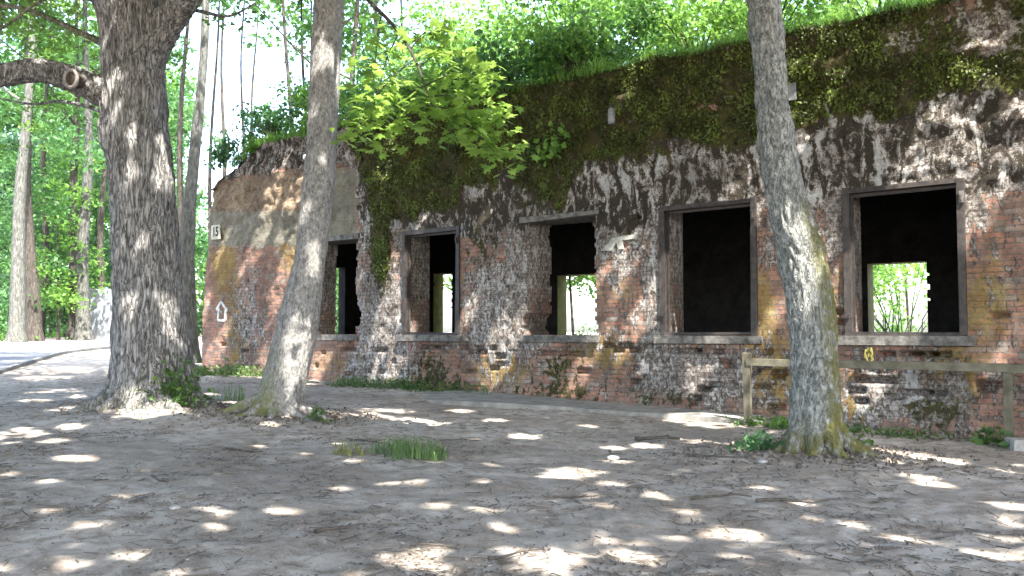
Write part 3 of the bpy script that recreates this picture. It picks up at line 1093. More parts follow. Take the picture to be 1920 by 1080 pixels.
# wall boxes on the upper wall -----------------------------------------
def wall_fix(name, px, py, w_, h_, label, cat, kind):
    s, z = on_wall(px, py)
    t_ = float(disp_front(np.array([s]), np.array([z]))[0]) - .06
    e = empty(name, W(s, t_, z), label, cat)
    b_ = MB()
    if kind == 'box':
        b_.box(W(s - w_ / 2, t_ - .03, z - h_ / 2), WS * w_, WT * .1, zv * h_, .002)
        b_.build('housing', M_GREY, e)
        c_ = MB()
        c_.box(W(s - w_ / 2 - .012, t_ - .045, z - h_ / 2 - .012), WS * (w_ + .024), WT * .014, zv * (h_ + .024), .001)
        c_.build('cover', M_GREY, e)
    else:
        p = [W(s, t_ - .03, z - h_ / 2), W(s, t_ - .03, z - h_ / 2 + .02), W(s, t_ - .03, z + h_ * .2), W(s, t_ - .03, z + h_ * .3)]
        add_tube(b_, p, [w_ * .35, w_ * .5, w_ * .5, w_ * .3], 14)
        b_.build('lamp_glass', M_GREY, e)
        c_ = MB()
        add_tube(c_, [W(s, t_ - .03, z + h_ * .3), W(s, t_ - .03, z + h_ * .5)], [w_ * .32, w_ * .25], 12)
        c_.box(W(s - .02, t_ - .03, z + h_ * .35), WS * .04, WT * .12, zv * .04)
        c_.build('socket', M_FRAME, e)
wall_fix('junction_box', 1489, 175, .13, .24, 'small pale grey box on the mossy upper wall right of the scaly trunk', 'junction box', 'box')
wall_fix('wall_lamp', 1155, 217, .13, .36, 'small grey bottle shaped lamp on the mossy wall above the middle windows', 'lamp', 'lamp')

# concrete strip along the wall foot -----------------------------------
def gp(px, py):
    p = on_ground(px, py); return p
top_ = [gp(x, y)[:2] for x, y in [(805, 747), (900, 747), (1050, 753), (1200, 762), (1320, 770), (1440, 782), (1600, 800)]]
bot_ = [gp(x, y)[:2] for x, y in [(800, 755), (900, 762), (1050, 770), (1200, 781), (1320, 789), (1440, 800), (1600, 822)]]
A = spline(top_, 40); Bq = spline(bot_, 40)
A = A + (A - Bq) * .8
V = []
za = surf(Bq[:, 0], Bq[:, 1]) + .05
zb2 = surf(A[:, 0], A[:, 1]) + .05
zmx = np.convolve(np.pad(np.maximum(za, zb2), 4, 'edge'), np.ones(9) / 9, 'valid')
V = np.stack([np.c_[Bq, zmx - .2], np.c_[Bq, zmx - .02], np.c_[A, zmx + .01], np.c_[A, zmx - .2]], 1)
ii = np.arange(160).reshape(40, 4)
Fk = np.concatenate([np.stack([ii[:-1, a], ii[1:, a], ii[1:, a + 1], ii[:-1, a + 1]], -1) for a in range(3)] + [np.array([[0, 3, 2, 1]])])
tag(np_mesh('path', V.reshape(-1, 3), Fk[:, ::-1], M_CONC, smooth=False), 'narrow concrete strip along the foot of the wall', kind='structure')

def slab(name, px, py, L, label, cat, mat, Wd=.25, H=.06, ang=0):
    p = on_ground(px, py)
    z = float(surf(p[0], p[1])) + .03
    e = MB()
    d = WS * math.cos(ang) + WT * math.sin(ang); q = np.cross(zv, d)
    e.box(np.array([p[0], p[1], z]) - d * L / 2 - q * Wd / 2, d * L, q * Wd, zv * H, .012)
    o = e.build(name, mat)
    return tag(o, label, cat)
slab('wooden_beam', 985, 742, 1.1, 'dark rotten beam lying at the wall foot below the third window', 'beam', M_STICK)
slab('hole_plate', 1345, 775, .7, 'dark flat plate standing for a dark hole in the concrete strip left of the fence post', 'plate', M_FRAME, .3, .05, -.5)  # dark plate laid where there is only a dark hole

# ================================================================== FENCE
fp1 = on_ground(1402, 797); fp2 = on_ground(1893, 834)
fence = empty('wooden_fence', fp1, 'low mossy wooden rail fence in front of the right part of the bunker', 'fence')
d = fp2 - fp1; d[2] = 0; Lf = np.linalg.norm(d); d /= Lf
q = np.cross(zv, d)
P1t = at_y(1402, 662, fp1[1]); P2t = at_y(1893, 683, fp2[1])
fp3 = fp2 + d * Lf * .8
for p, pt in ((fp1, P1t[2]), (fp2, P2t[2]), (fp3, P2t[2] - .05)):
    pb = MB()
    zb_ = float(surf(p[0], p[1])) - .15
    pb.box(np.array([p[0], p[1], zb_]) - d * .055 - q * .055, d * .11, q * .11, zv * (pt - zb_), .006)
    pb.build('post', M_WOOD, fence)
for (pa, pb_, za_, zb_) in ((fp1, fp2, at_y(1402, 678, fp1[1])[2], at_y(1893, 690, fp2[1])[2]), (fp2, fp3, at_y(1893, 690, fp2[1])[2], at_y(1893, 690, fp2[1])[2] - .1)):
    rb = MB()
    a_ = np.array([pa[0], pa[1], za_]); c_ = np.array([pb_[0], pb_[1], zb_])
    off = -q * .058 if np.dot(q, WT) > 0 else q * .058
    rb.box(a_ - zv * .055 + off - q * .02 + d * .0, c_ - a_, q * .04, zv * .105, .006)
    rb.build('rail', M_WOOD, fence)

# stone block by the fence post
p = on_ground(1915, 848)
sb = MB()
sb.box(np.array([p[0] - .08, p[1], float(surf(p[0], p[1])) - .05]), (.42, -.1, 0), (.08, .35, 0), (0, 0, .17), .012)
tag(sb.build('stone_block', M_STONE), 'pale cut stone block at the foot of the right fence post', 'stone block')

# ================================================================== FOREGROUND TREES
def ridged(scale, amp, st=.22, lump=.02):
    def f(Pp, ph, i, dirs):
        q_ = Pp * np.array([scale, scale, scale * st])
        wv = fbm(Pp * 1.3, 2)[..., None] * .6
        r_ = np.abs(pn(q_ + wv)) * 2 + .6 * np.abs(pn(q_ * 2.1 + 5))
        return amp * (np.clip(r_, 0, 1.0) - .5) + lump * fbm(Pp * 1.1, 2)
    return f


def ridge_at(V, scale, st):
    q_ = V * np.array([scale, scale, scale * st])
    r_ = np.abs(pn(q_ + fbm(V * 1.3, 2)[..., None] * .6)) * 2 + .6 * np.abs(pn(q_ * 2.1 + 5))
    return np.clip(r_, 0, 1)


def trunk_px(edges, Y, rows=300, nseg=180, up=None, disp=None, lean=0.0, roots=0.0, rootn=6, seed=0):
    """edges: (y, xl, xr) photo rows; Y distance"""
    pts = []; rad = []
    for (y, xl, xr) in edges:
        c = at_y((xl + xr) / 2, y, Y)
        pts.append(c)
        rad.append((xr - xl) / 2 / F * Y)
    pts = np.array(pts)[::-1]; rad = np.array(rad)[::-1]
    if up:
        for (dx, dy, z, r_) in up:
            pts = np.vstack([pts, pts[-1] * 0 + np.array([pts[len(edges) - 1][0] + dx, Y + dy, z])])
            rad = np.append(rad, r_)
    n = rows
    # resample by arc length
    L = np.concatenate([[0], np.cumsum(np.linalg.norm(np.diff(pts, axis=0), axis=1))])
    fine = spline(np.c_[pts, rad], 800)
    Lf_ = np.concatenate([[0], np.cumsum(np.linalg.norm(np.diff(fine[:, :3], axis=0), axis=1))])
    # denser low down
    tt_ = np.linspace(0, 1, n) ** 1.25 * Lf_[-1]
    out_ = np.stack([np.interp(tt_, Lf_, fine[:, c]) for c in range(4)], 1)
    path, rr = out_[:, :3], out_[:, 3]
    zb_ = path[0, 2]

    def dd(Pp, ph, i, dirs):
        r_ = disp(Pp, ph, i, dirs) if disp else 0
        if roots:
            h = (Pp[..., 2] - zb_)
            fl = np.exp(-np.clip(h, 0, 9) / .28)
            k_ = .5 + .5 * np.cos(ph * rootn + seed + 1.3 * np.sin(ph * 2 + seed))
            r_ = r_ + roots * fl * (k_ ** 2) + roots * .25 * fl
        return r_
    return tube(path, rr, nseg, dd), path, rr


def moss_attr(V, fn):
    return np.clip(fn(V), 0, 1)


# --- oak
Yo = float(oakb[1])
oak = empty('oak_tree', oakb, 'massive oak with deeply furrowed bark and a thick sawn side limb, left of the bunker', 'tree')
(V, Fq, tr), pth, rr = trunk_px([(-60, 168, 290), (0, 180, 300), (60, 190, 304), (120, 192, 304), (200, 194, 311), (250, 196, 313), (300, 205, 319), (400, 212, 328), (500, 215, 336), (600, 217, 346), (700, 214, 360), (750, 205, 372), (790, 196, 380)],
                                 Yo, 400, 220, [(-.2, .2, 9.5, .36), (-.1, .4, 12, .22), (0, .5, 15, .07)], ridged(15, .04, .13, .03), roots=.28, rootn=5, seed=.6)
Vs = [V]; FQ = [Fq]; FT = [tr]; nb = len(V)


def branch(pts, rads, n=40, seg=40, disp=None):
    global nb
    pr = spline(np.c_[np.array(pts), np.array(rads)], n)
    V, Fq, tr = tube(pr[:, :3], pr[:, 3], seg, disp)
    Vs.append(V); FQ.append(Fq + nb); FT.append(tr + nb)
    nb += len(V)


def root_tubes(base, r_in, specs, disp=None, top=.22):
    global nb
    for (ang, L_, r_) in specs:
        dx, dy = math.cos(ang), math.sin(ang)
        u = np.linspace(0, 1, 7)
        P_ = []
        for q in u:
            d_ = r_in * .55 + (L_ + r_in * .3) * q
            x = base[0] + dx * d_ + .06 * math.sin(q * 5 + ang * 3) * q; y = base[1] + dy * d_ + .05 * math.sin(q * 4 + ang) * q
            P_.append((x, y, float(surf(x, y)) + top * (1 - q) ** 2.2 + r_ * .25 * (1 - q) - .05 * q))
        branch(P_, list(r_ * (1 - .8 * u) + .012), 40, 26, disp)

dsp = ridged(11, .03, .6, .02)
root_tubes(np.array([oakb[0], Yo, 0]), .5, [(-2.6, .75, .15), (-2.1, .7, .13), (-1.5, .65, .14), (-.9, .8, .15), (-.35, .9, .16), (3.2, .8, .15), (.3, .7, .12)], dsp, .28)

# right fork
branch([at_y(262, 150, Yo + .05), at_y(285, 85, Yo), at_y(322, 30, Yo - .1), at_y(365, -25, Yo - .3), at_y(420, -110, Yo - .5), at_y(470, -300, Yo)], [.30, .27, .235, .2, .17, .07], 90, 90, dsp)
# thick left limb
branch([at_y(245, 205, Yo), at_y(205, 178, Yo - .1), at_y(165, 160, Yo - .3), at_y(120, 143, Yo - .5), at_y(70, 132, Yo - .7), at_y(10, 140, Yo - .9), at_y(-80, 150, Yo - 1.2), at_y(-200, 100, Yo - 1.5)], [.32, .25, .2, .185, .17, .165, .15, .09], 140, 80, dsp)
# thinner limbs
branch([at_y(200, 85, Yo + .2), at_y(170, 70, Yo + .3), at_y(100, 38, Yo + .5), at_y(40, 15, Yo + .6), at_y(-30, 10, Yo + .8)], [.07, .05, .04, .035, .02], 50, 14)
branch([at_y(200, 215, Yo + .2), at_y(165, 200, Yo + .4), at_y(110, 190, Yo + .6), at_y(60, 195, Yo + .8), at_y(0, 185, Yo + 1)], [.04, .03, .026, .02, .012], 40, 10)
branch([at_y(250, 100, Yo - .35), at_y(268, 82, Yo - .6), at_y(300, 50, Yo - .7), at_y(330, 15, Yo - .8), at_y(345, -30, Yo - .8)], [.012, .014, .013, .012, .01], 30, 8)
branch([at_y(268, 82, Yo - .6), at_y(270, 70, Yo - .62), at_y(265, 60, Yo - .65), at_y(262, 35, Yo - .7)], [.012, .01, .008, .006], 20, 6)
branch([at_y(345, 15, Yo - .15), at_y(380, 22, Yo - .1), at_y(430, 30, Yo), at_y(480, 5, Yo + .1)], [.035, .03, .022, .012], 24, 8)
branch([at_y(190, 10, Yo), at_y(150, -10, Yo - .3), at_y(80, 0, Yo - .5), at_y(0, 55, Yo - .6), at_y(-60, 70, Yo - .6)], [.05, .04, .025, .018, .01], 30, 8)
V = np.vstack(Vs)
# burl on the left flank
c = at_y(204, 258, Yo - .12)
dv = V - c
ds = np.linalg.norm(dv * np.array([1, 1, .8]), axis=1)
V = V + dv / (ds[:, None] + .05) * (.10 * np.exp(-(ds / .22) ** 2))[:, None]
ms = .25 * np.exp(-((V[:, 2] - oakb[2]) / .35) ** 2) + .7 * ((V[:, 0] < at_y(170, 100, Yo)[0]) & (V[:, 2] > at_y(0, 135, Yo)[2]))
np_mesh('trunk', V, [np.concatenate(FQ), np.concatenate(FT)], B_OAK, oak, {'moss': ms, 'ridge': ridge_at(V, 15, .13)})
# sawn knot
kb = MB()
kc = at_y(137, 149, Yo - .68)
kd = np.array([-.15, -.95, -.05]); kd /= np.linalg.norm(kd)
add_tube(kb, [kc + kd * -.15, kc + kd * .0, kc + kd * .05], [.10, .095, .085], 24, lambda Pp, ph, i, dr: .006 * np.sin(ph * 5))
kn = kb.build('sawn_knot', simple_mat('knot_wood', (.03, .025, .02), (.08, .065, .055), 20), oak)
kb = MB()
ksd = np.cross(kd, zv); ksd /= np.linalg.norm(ksd)
ktu = np.cross(ksd, kd)
th_ = np.linspace(0, 2 * math.pi, 25)
add_tube(kb, kc + kd * .05 + np.outer(np.cos(th_), ksd) * .10 + np.outer(np.sin(th_), ktu) * .125, np.full(25, .027), 8)
kb.build('callus_ring', simple_mat('callus', (.16, .14, .13), (.30, .27, .25), 20), oak, smooth=True)

# --- leaning tree
Yl = float(leab[1])
lean = empty('leaning_tree', leab, 'smooth grey tree leaning right beside the first bunker window', 'tree')
(V, Fq, tr), pth, rr = trunk_px([(-60, 592, 648), (0, 590, 645), (100, 583, 640), (200, 578, 635), (300, 572, 631), (400, 562, 622), (500, 548, 610), (600, 522, 597), (700, 496, 577), (760, 482, 566), (800, 474, 562)],
                                 Yl, 320, 110, [(.1, 0, 8.5, .19), (-.1, .3, 11, .14), (.1, .4, 14, .05)], ridged(16, .014, .5, .03), roots=.16, rootn=4, seed=2.2)
lb = MB()
Vs = [V]; FQ = [Fq]; FT = [tr]; nb = len(V)
_nv = nb
def knob(px_, py_, Y_, r_=.08, a_=.05):
    global V
    c = at_y(px_, py_, Y_)
    dv = V - c
    ds = np.linalg.norm(dv, axis=1)
    V = V + dv / (ds[:, None] + .03) * (a_ * np.exp(-(ds / r_) ** 2))[:, None]
for q_ in [(636, 42, Yl - .2), (612, 205, Yl - .22), (575, 470, Yl - .2), (637, 300, Yl - .1), (548, 600, Yl - .2)]:
    knob(*q_)
Vs = [V]
root_tubes(np.array([leab[0] + .02, Yl, 0]), .3, [(-2.9, .7, .10), (-2.2, .5, .09), (-1.4, .45, .09), (-.7, .6, .09), (-.1, .7, .08)], ridged(14, .015, .6, .02), .16)
branch([at_y(632, 55, Yl), at_y(650, 40, Yl), at_y(668, 30, Yl - .05), at_y(690, 18, Yl - .1)], [.03, .02, .012, .008], 20, 8)
V = np.vstack(Vs)
ms = 1.0 * np.exp(-np.clip(V[:, 2] - leab[2], 0, 9) / .55) * sstep(.1, -.15, (V[:, 0] - leab[0] - .15))
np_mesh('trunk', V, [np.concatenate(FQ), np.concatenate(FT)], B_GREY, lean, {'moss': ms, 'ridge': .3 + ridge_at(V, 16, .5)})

# --- right scaly tree
Yr = float(rigb[1])
rig = empty('scaly_tree', rigb, 'curved tree with flaky grey bark and yellow moss standing before the wooden fence', 'tree')
(V, Fq, tr), pth, rr = trunk_px([(-60, 1396, 1457), (0, 1402, 1462), (100, 1411, 1474), (200, 1416, 1481), (300, 1428, 1495), (380, 1441, 1512), (450, 1454, 1536), (550, 1472, 1560), (650, 1482, 1568), (750, 1485, 1572), (830, 1482, 1575), (880, 1478, 1580)],
                                 Yr, 360, 130, [(-.2, 0, 7.5, .17), (-.3, .3, 10, .13), (0, .4, 13, .05)], ridged(15, .03, .35, .035), roots=.15, rootn=5, seed=1.1)
Vs = [V]; FQ = [Fq]; FT = [tr]; nb = len(V)
for q_ in [(1425, 185, Yr - .15), (1500, 440, Yr - .2), (1535, 470, Yr - .1)]:
    knob(*q_, .12, .05)
Vs = [V]
root_tubes(np.array([rigb[0], Yr, 0]), .32, [(-2.7, .35, .11), (-2.0, .25, .10), (-1.2, .3, .11), (-.5, .45, .11), (.1, .5, .09), (3.3, .4, .09)], ridged(12, .03, .6, .05), .2)
V = np.vstack(Vs)
px_, py_ = proj(V)
xc = np.interp(py_, [0, 200, 380, 450, 550, 650, 850], [1432, 1448, 1476, 1495, 1516, 1525, 1530])
ms = .9 * sstep(5, 40, px_ - xc) * sstep(330, 430, py_) + 1.0 * sstep(760, 860, py_)
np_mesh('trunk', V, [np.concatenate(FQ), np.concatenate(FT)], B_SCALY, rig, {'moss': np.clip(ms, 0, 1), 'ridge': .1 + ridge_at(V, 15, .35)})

# ================================================================== CANOPY (crowns overhead, throwing the dappled shade)
# gaps cut through the canopy towards the sun to place sun patches: (photo px, py, radius in photo px, surface)
SPOTS = []
def spots(kind, L):
    for q in L: SPOTS.append((kind,) + q)
spots('g', [(20, 815, 55), (140, 860, 30), (105, 828, 20), (130, 800, 25), (235, 768, 34), (115, 768, 26), (65, 752, 24), (160, 742, 34), (330, 772, 34), (262, 778, 40), (75, 712, 24), (130, 690, 32), (190, 672, 22), (60, 738, 14), (205, 722, 30),
            (20, 668, 30), (60, 650, 30), (130, 648, 35), (0, 690, 30), (190, 643, 30), (20, 630, 40), (120, 626, 40), (210, 628, 20), (690, 770, 32), (745, 771, 30), (865, 772, 24), (925, 788, 20), (985, 818, 26), (1075, 885, 42), (1048, 892, 30), (1150, 838, 18), (1150, 868, 16),
            (1145, 907, 13), (1425, 915, 16), (1372, 998, 30), (1400, 1002, 24), (1030, 1062, 40), (960, 1038, 24), (945, 988, 14), (780, 1055, 34), (735, 1054, 20), (402, 984, 14), (525, 958, 16), (1890, 950, 24), (1905, 985, 20), (1690, 851, 22), (1730, 857, 24), (1780, 864, 26), (1660, 845, 14),
            (1720, 893, 18), (1755, 910, 22), (1230, 932, 14), (1205, 1050, 16), (1550, 795, 8), (440, 755, 22), (390, 740, 18), (230, 700, 26), (310, 770, 28), (540, 750, 14), (600, 775, 10), (580, 720, 10), (1600, 985, 12), (1505, 942, 8), (660, 865, 12), (640, 915, 10), (900, 905, 8), (1100, 800, 14), (1300, 830, 12), (1395, 843, 16), (100, 960, 10), (240, 930, 8), (1140, 1010, 8), (1850, 1040, 14), (1700, 1010, 12)])
spots('w', [(505, 395, 12), (495, 430, 12), (485, 450, 9), (548, 385, 12), (540, 408, 9), (412, 640, 11), (408, 668, 11), (535, 505, 14), (530, 530, 12), (1203, 585, 13), (1195, 607, 15), (1185, 625, 12), (1762, 228, 18), (1745, 240, 12), (1795, 285, 18), (1785, 305, 12), (1870, 300, 15), (1890, 330, 12), (940, 672, 16), (925, 650, 10),
            (735, 555, 12), (740, 590, 12), (730, 650, 14), (745, 680, 10), (585, 670, 14), (598, 695, 10), (1095, 690, 12), (1610, 655, 16), (1640, 660, 16), (1660, 690, 14), (1600, 700, 12), (1440, 612, 10), (870, 600, 8), (960, 640, 12), (1320, 680, 10), (1835, 330, 12), (380, 590, 8), (795, 540, 10), (1270, 560, 12), (1260, 600, 12), (1265, 470, 8), (1605, 560, 12), (1612, 600, 10), (1610, 480, 8), (1870, 670, 8)])
spots('o', [(305, 215, 10), (312, 245, 11), (308, 275, 10), (238, 575, 11), (245, 595, 8), (315, 545, 16), (322, 575, 12), (335, 590, 8), (262, 460, 9), (245, 330, 10), (215, 480, 6), (300, 310, 8), (100, 130, 8)])
spots('l', [(598, 90, 10), (595, 112, 12), (612, 108, 8), (590, 200, 6), (583, 470, 10), (588, 495, 12), (570, 395, 8), (600, 300, 6)])
spots('r', [(1490, 440, 10), (1500, 470, 12), (1480, 500, 12), (1505, 520, 12), (1510, 555, 11), (1495, 580, 12), (1455, 395, 10), (1500, 610, 8), (1545, 480, 8), (1460, 420, 9)])
spots('m', [(700, 230, 70), (760, 150, 60), (840, 110, 60), (900, 190, 70), (930, 280, 55), (660, 150, 40)])
SP_P = []; SP_R = []
for (k_, x, y, r_) in SPOTS:
    if k_ == 'g': p = on_ground(x, y)
    elif k_ == 'w':
        s, z = on_wall(x, y); p = W(s, 0, z)
    else:
        Yq = {'o': Yo - .45, 'l': Yl - .2, 'r': Yr - .2, 'm': Yl - 2.2}[k_]
        p = at_y(x, y, Yq)
    r_ = r_ * {'g': 1.0, 'w': 1.45, 'm': 1.1, 'o': .8}.get(k_, .9)
    SP_P.append(p); SP_R.append(min(r_ / F * np.linalg.norm(p - CAM), 1.1))
for _ in range(70):   # sun flecks on the surroundings out of the picture or on the roof
    SP_P.append(np.array([RNG.uniform(-14, 14), RNG.uniform(8, 40), 7.5])); SP_R.append(RNG.uniform(.15, .7))
for _ in range(75):
    p = on_ground(RNG.uniform(-250, 2150), 640 + 480 * RNG.uniform(0, 1) ** .9)
    Dp = np.linalg.norm(p - CAM) / F
    if (p - C0) @ WT < 0:
        SP_P.append(p); SP_R.append(Dp * (RNG.uniform(4, 12) + 14 * (RNG.uniform() > .93)))
for _ in range(50):
    q_ = W(RNG.uniform(0, 20), 0, RNG.uniform(.5, 6))
    SP_P.append(q_); SP_R.append(RNG.uniform(.05, .11))
SP_P = np.array(SP_P); SP_R = np.array(SP_R)


def in_hole(C, sz):
    keep = np.ones(len(C), bool)
    for p, r_ in zip(SP_P, SP_R):
        d_ = C - p
        al = d_ @ SUN
        pe = np.linalg.norm(d_ - al[:, None] * SUN, axis=1)
        keep &= ~((pe < r_ * .9 + sz * .32) & (al > .3) & (RNG.uniform(0, 1, len(C)) > (.06 if r_ > .22 else 0)))
    return keep


# trees added out of view for shade; they share the canopy
def limbs_tree(name, x, y, h, r0, mat, label, cat='tree', group=None, lean_=(0, 0), nl=7, crown=None):
    z0 = float(gz(x, y))
    e = empty(name, (x, y, z0), label, cat, group)
    mb = MB()
    n = 26
    zz_ = np.linspace(-.2, h, n)
    pth_ = np.stack([x + lean_[0] * np.clip(zz_ / h, 0, 2) ** 1.3 + .12 * np.sin(zz_ * .5 + x), y + lean_[1] * zz_ / h + .1 * np.cos(zz_ * .4 + y), z0 + zz_], 1)
    rad_ = r0 * (1 - .8 * (zz_ / h)) + r0 * .5 * np.exp(-np.clip(zz_, 0, 9) / .3)
    add_tube(mb, pth_, rad_, 14, lambda Pp, ph, i, dr: r0 * .12 * pn(Pp * np.array([4, 4, 1.2])))
    for q_ in range(nl):
        f = RNG.uniform(.4, .92)
        i0 = int(f * n)
        a_ = RNG.uniform(0, 6.28)
        L_ = h * .22 * RNG.uniform(.6, 1.2)
        p0 = pth_[i0]
        p1_ = p0 + np.array([math.cos(a_) * L_ * .5, math.sin(a_) * L_ * .5, L_ * .28])
        p2_ = p0 + np.array([math.cos(a_) * L_, math.sin(a_) * L_, L_ * .65])
        rr_ = rad_[i0]
        add_tube(mb, spline([p0, p1_, p2_], 8), np.linspace(rr_ * .5, rr_ * .12, 8), 7)
    mb.build('trunk', mat, e, smooth=True, attr='moss')
    return e


T_OUT = [limbs_tree('shade_tree', 9.5, 1.0, 14, .3, B_FAR, 'tall leafy tree added out of view for shade to the right of the path'),
         limbs_tree('shade_tree', 2.0, -6.5, 15, .32, B_FAR, 'tall leafy tree added out of view for shade behind the viewer'),
         limbs_tree('shade_tree', -9.0, -.5, 14, .3, B_FAR, 'tall leafy tree added out of view for shade on the near left'),
         limbs_tree('shade_tree', -14.0, 10, 15, .3, B_FAR, 'tall leafy tree added out of view for shade at the left by the road')]
owners = [(oak, oakb), (lean, leab), (rig, rigb)] + [(e, np.array(e.location)) for e in T_OUT]
# canopy clumps
nC_ = 5200
cx = RNG.uniform(-19, 17, nC_); cy = RNG.uniform(-12, 22.5, nC_)
cz = RNG.uniform(8.6, 15, nC_)
dens = fbm(P3(cx * .25, cy * .25, 0), 3)
lt = np.stack([cx, cy, cz], 1)
lt = lt - SUN * ((lt[:, 2:3] - 6.6) / SUN[2])
roofhit = ((lt - C0) @ WT > .45) & ((lt - C0) @ WS > -1)
lg = lt - SUN * ((lt[:, 2:3] - .8) / SUN[2])
roadhit = (lg[:, 0] < -8.5) & (lg[:, 1] > 19) & ((lg - C0) @ WT < .3)
ok = ~(roadhit & (RNG.uniform(0, 1, nC_) < .7)) & (dens > -.55) & ~(roofhit & (RNG.uniform(0, 1, nC_) < .93))
cx, cy, cz = cx[ok], cy[ok], cz[ok]
cc_ = np.stack([cx, cy, cz], 1)
# keep clear of the view above the roof on the far side: nothing below the top line of sight
C, va = cloud(cc_, RNG.uniform(.9, 1.7, len(cc_)), 62, .45)
# drop those in the visible cone
pxx, pyy = proj(C)
inf = (C[:, 1] > 1) & (pxx > -150) & (pxx < 2070) & (pyy > -40) & (pyy < 1100)
drop = inf & ((pxx > 330) | (C[:, 1] < 12))
C = C[~drop]; va = va[~drop]
LS = .26
k_ = in_hole(C, LS)
C = C[k_]; va = va[k_]
own = np.argmin(np.stack([np.hypot(C[:, 0] - b_[0], C[:, 1] - b_[1]) for _, b_ in owners]), 0)
for i, (e, b_) in enumerate(owners):
    sel = own == i
    if sel.sum() < 10: continue
    leaf_obj('crown', C[sel], LS, L_CANOPY, e, up=.55, var=va[sel])
print('canopy leaves', len(C))

# oak foliage hanging in the upper left
cl = []
for (x, y, Y_, n_) in [(40, 60, 14, 8), (120, 90, 15, 8), (60, 190, 15, 6), (150, 220, 15, 4), (330, 120, 15, 5), (330, 40, 14, 4), (20, 250, 15.5, 5), (420, 20, 13.5, 4), (100, 20, 14.5, 6)]:
    for _ in range(n_):
        cl.append(at_y(x + RNG.normal() * 40, y + RNG.normal() * 25, Y_ + RNG.uniform(-.8, 1.2)))
C, va = cloud(np.array(cl), RNG.uniform(.25, .5, len(cl)), 220, .35)
leaf_obj('hanging_leaves', C, .10, L_BRIGHT, oak, up=.5, var=va)

# maple branch hanging from the leaning tree
mb = MB()
def px_path(L, n=20):
    return spline([at_y(*q) for q in L], n)
Ym = Yl - 2.2
main = px_path([(640, -60, Yl), (690, 0, Ym + .4), (735, 45, Ym + .2), (775, 105, Ym), (800, 170, Ym - .2), (815, 210, Ym - .3)], 40)
add_tube(mb, main, np.linspace(.028, .009, 40), 8)
subs = []
for (i0, tx, ty, tY) in [(18, 700, 200, Ym), (24, 660, 255, Ym - .1), (26, 860, 110, Ym - .3), (30, 920, 150, Ym - .5), (33, 905, 220, Ym - .6), (36, 930, 270, Ym - .6), (39, 940, 300, Ym - .6), (39, 860, 270, Ym - .4), (30, 735, 230, Ym - .1), (36, 765, 250, Ym - .2), (22, 830, 60, Ym), (12, 700, 150, Ym + .2)]:
    p0 = main[i0]; p1_ = at_y(tx, ty, tY); mid = (p0 + p1_) / 2 + np.array([0, 0, .12])
    sp = spline([p0, mid, p1_], 12)
    subs.append(sp)
    add_tube(mb, sp, np.linspace(.009, .003, 12), 5)
bro = mb.build('branch', B_FAR, lean, smooth=True, attr='moss')
mc = []
for sp in subs:
    for q_ in sp[3:]:
        for _ in range(5):
            mc.append(q_ + RNG.normal(size=3) * np.array([.16, .16, .06]))
for (x, y, n_) in [(680, 225, 22), (660, 262, 20), (700, 268, 20), (900, 165, 20), (910, 230, 34), (930, 285, 26), (945, 318, 10), (870, 250, 20), (830, 210, 18), (940, 215, 18), (880, 120, 8), (740, 240, 16), (930, 150, 6), (950, 260, 14)]:
    for _ in range(int(n_ * .8)):
        mc.append(at_y(x + RNG.normal() * 20, y + RNG.normal() * 11, Ym - .4 + RNG.normal() * .15))
mc = np.array(mc)
lo = leaf_obj('maple_leaves', mc, .125, L_MAPLE, None, up=.62, shape=MAPLE, droop=.5)
lo.parent = bro

# ================================================================== PLANTS
def blades(n, cx_, cy_, z_, rad, h, wd=.010, bend=.85, seed=None):
    a_ = RNG.uniform(0, 6.28, n)
    r_ = rad * np.sqrt(RNG.uniform(0, 1, n))
    bx_ = cx_ + r_ * np.cos(a_); by_ = cy_ + r_ * np.sin(a_)
    hh_ = h * RNG.uniform(.25, 1.15, n) * (1.1 - .5 * (r_ / rad) ** 2)
    ang_ = RNG.uniform(0, 6.28, n)
    bd = bend * hh_ * RNG.uniform(.2, 1, n)
    dx = np.cos(ang_); dy = np.sin(ang_)
    zz_ = z_(bx_, by_) if callable(z_) else np.full(n, z_)
    B0 = np.stack([bx_, by_, zz_], 1)
    sd_ = np.stack([-dy, dx, 0 * dx], 1) * wd / 2
    D_ = np.stack([dx, dy, 0 * dx], 1)
    M_ = B0 + D_ * (bd * .3)[:, None] + np.outer(hh_ * .6, [0, 0, 1])
    T_ = B0 + D_ * bd[:, None] + np.outer(hh_ * (1 - .25 * bend), [0, 0, 1])
    V_ = np.stack([B0 - sd_, B0 + sd_, M_ + sd_ * .7, M_ - sd_ * .7, T_], 1).reshape(-1, 3)
    i5 = np.arange(n)[:, None] * 5
    return V_, i5 + np.array([[0, 1, 2, 3]]), i5 + np.array([[3, 2, 4]])


def tuft(name, px_, py_, n, rad, h, label, cat, mat=L_GRASS, wd=.012, sy=1.0, group=None):
    p = on_ground(px_, py_)
    V_, q4, q3 = blades(n, p[0], p[1], surf, rad, h, wd, 1.0)
    V_[:, 1] = p[1] + (V_[:, 1] - p[1]) * sy
    return tag(np_mesh(name, V_, [q4, q3], mat, None, {'var': np.repeat(RNG.uniform(0, 1, n), 5)}, smooth=False), label, cat, group)


tuft('grass_tuft', 782, 858, 300, .34, .28, 'thick green grass tuft on bare soil in front of the third window', 'grass tuft')
tuft('grass_tuft', 735, 848, 120, .25, .22, 'sparse green grass tuft just left of the thick tuft', 'grass tuft')
tuft('grass_tuft', 655, 852, 70, .22, .2, 'dry yellowish grass tuft right of the leaning tree', 'grass tuft', L_DRY)
tuft('grass_tuft', 430, 752, 60, .3, .45, 'tall thin grass between the oak and the leaning tree', 'grass tuft')


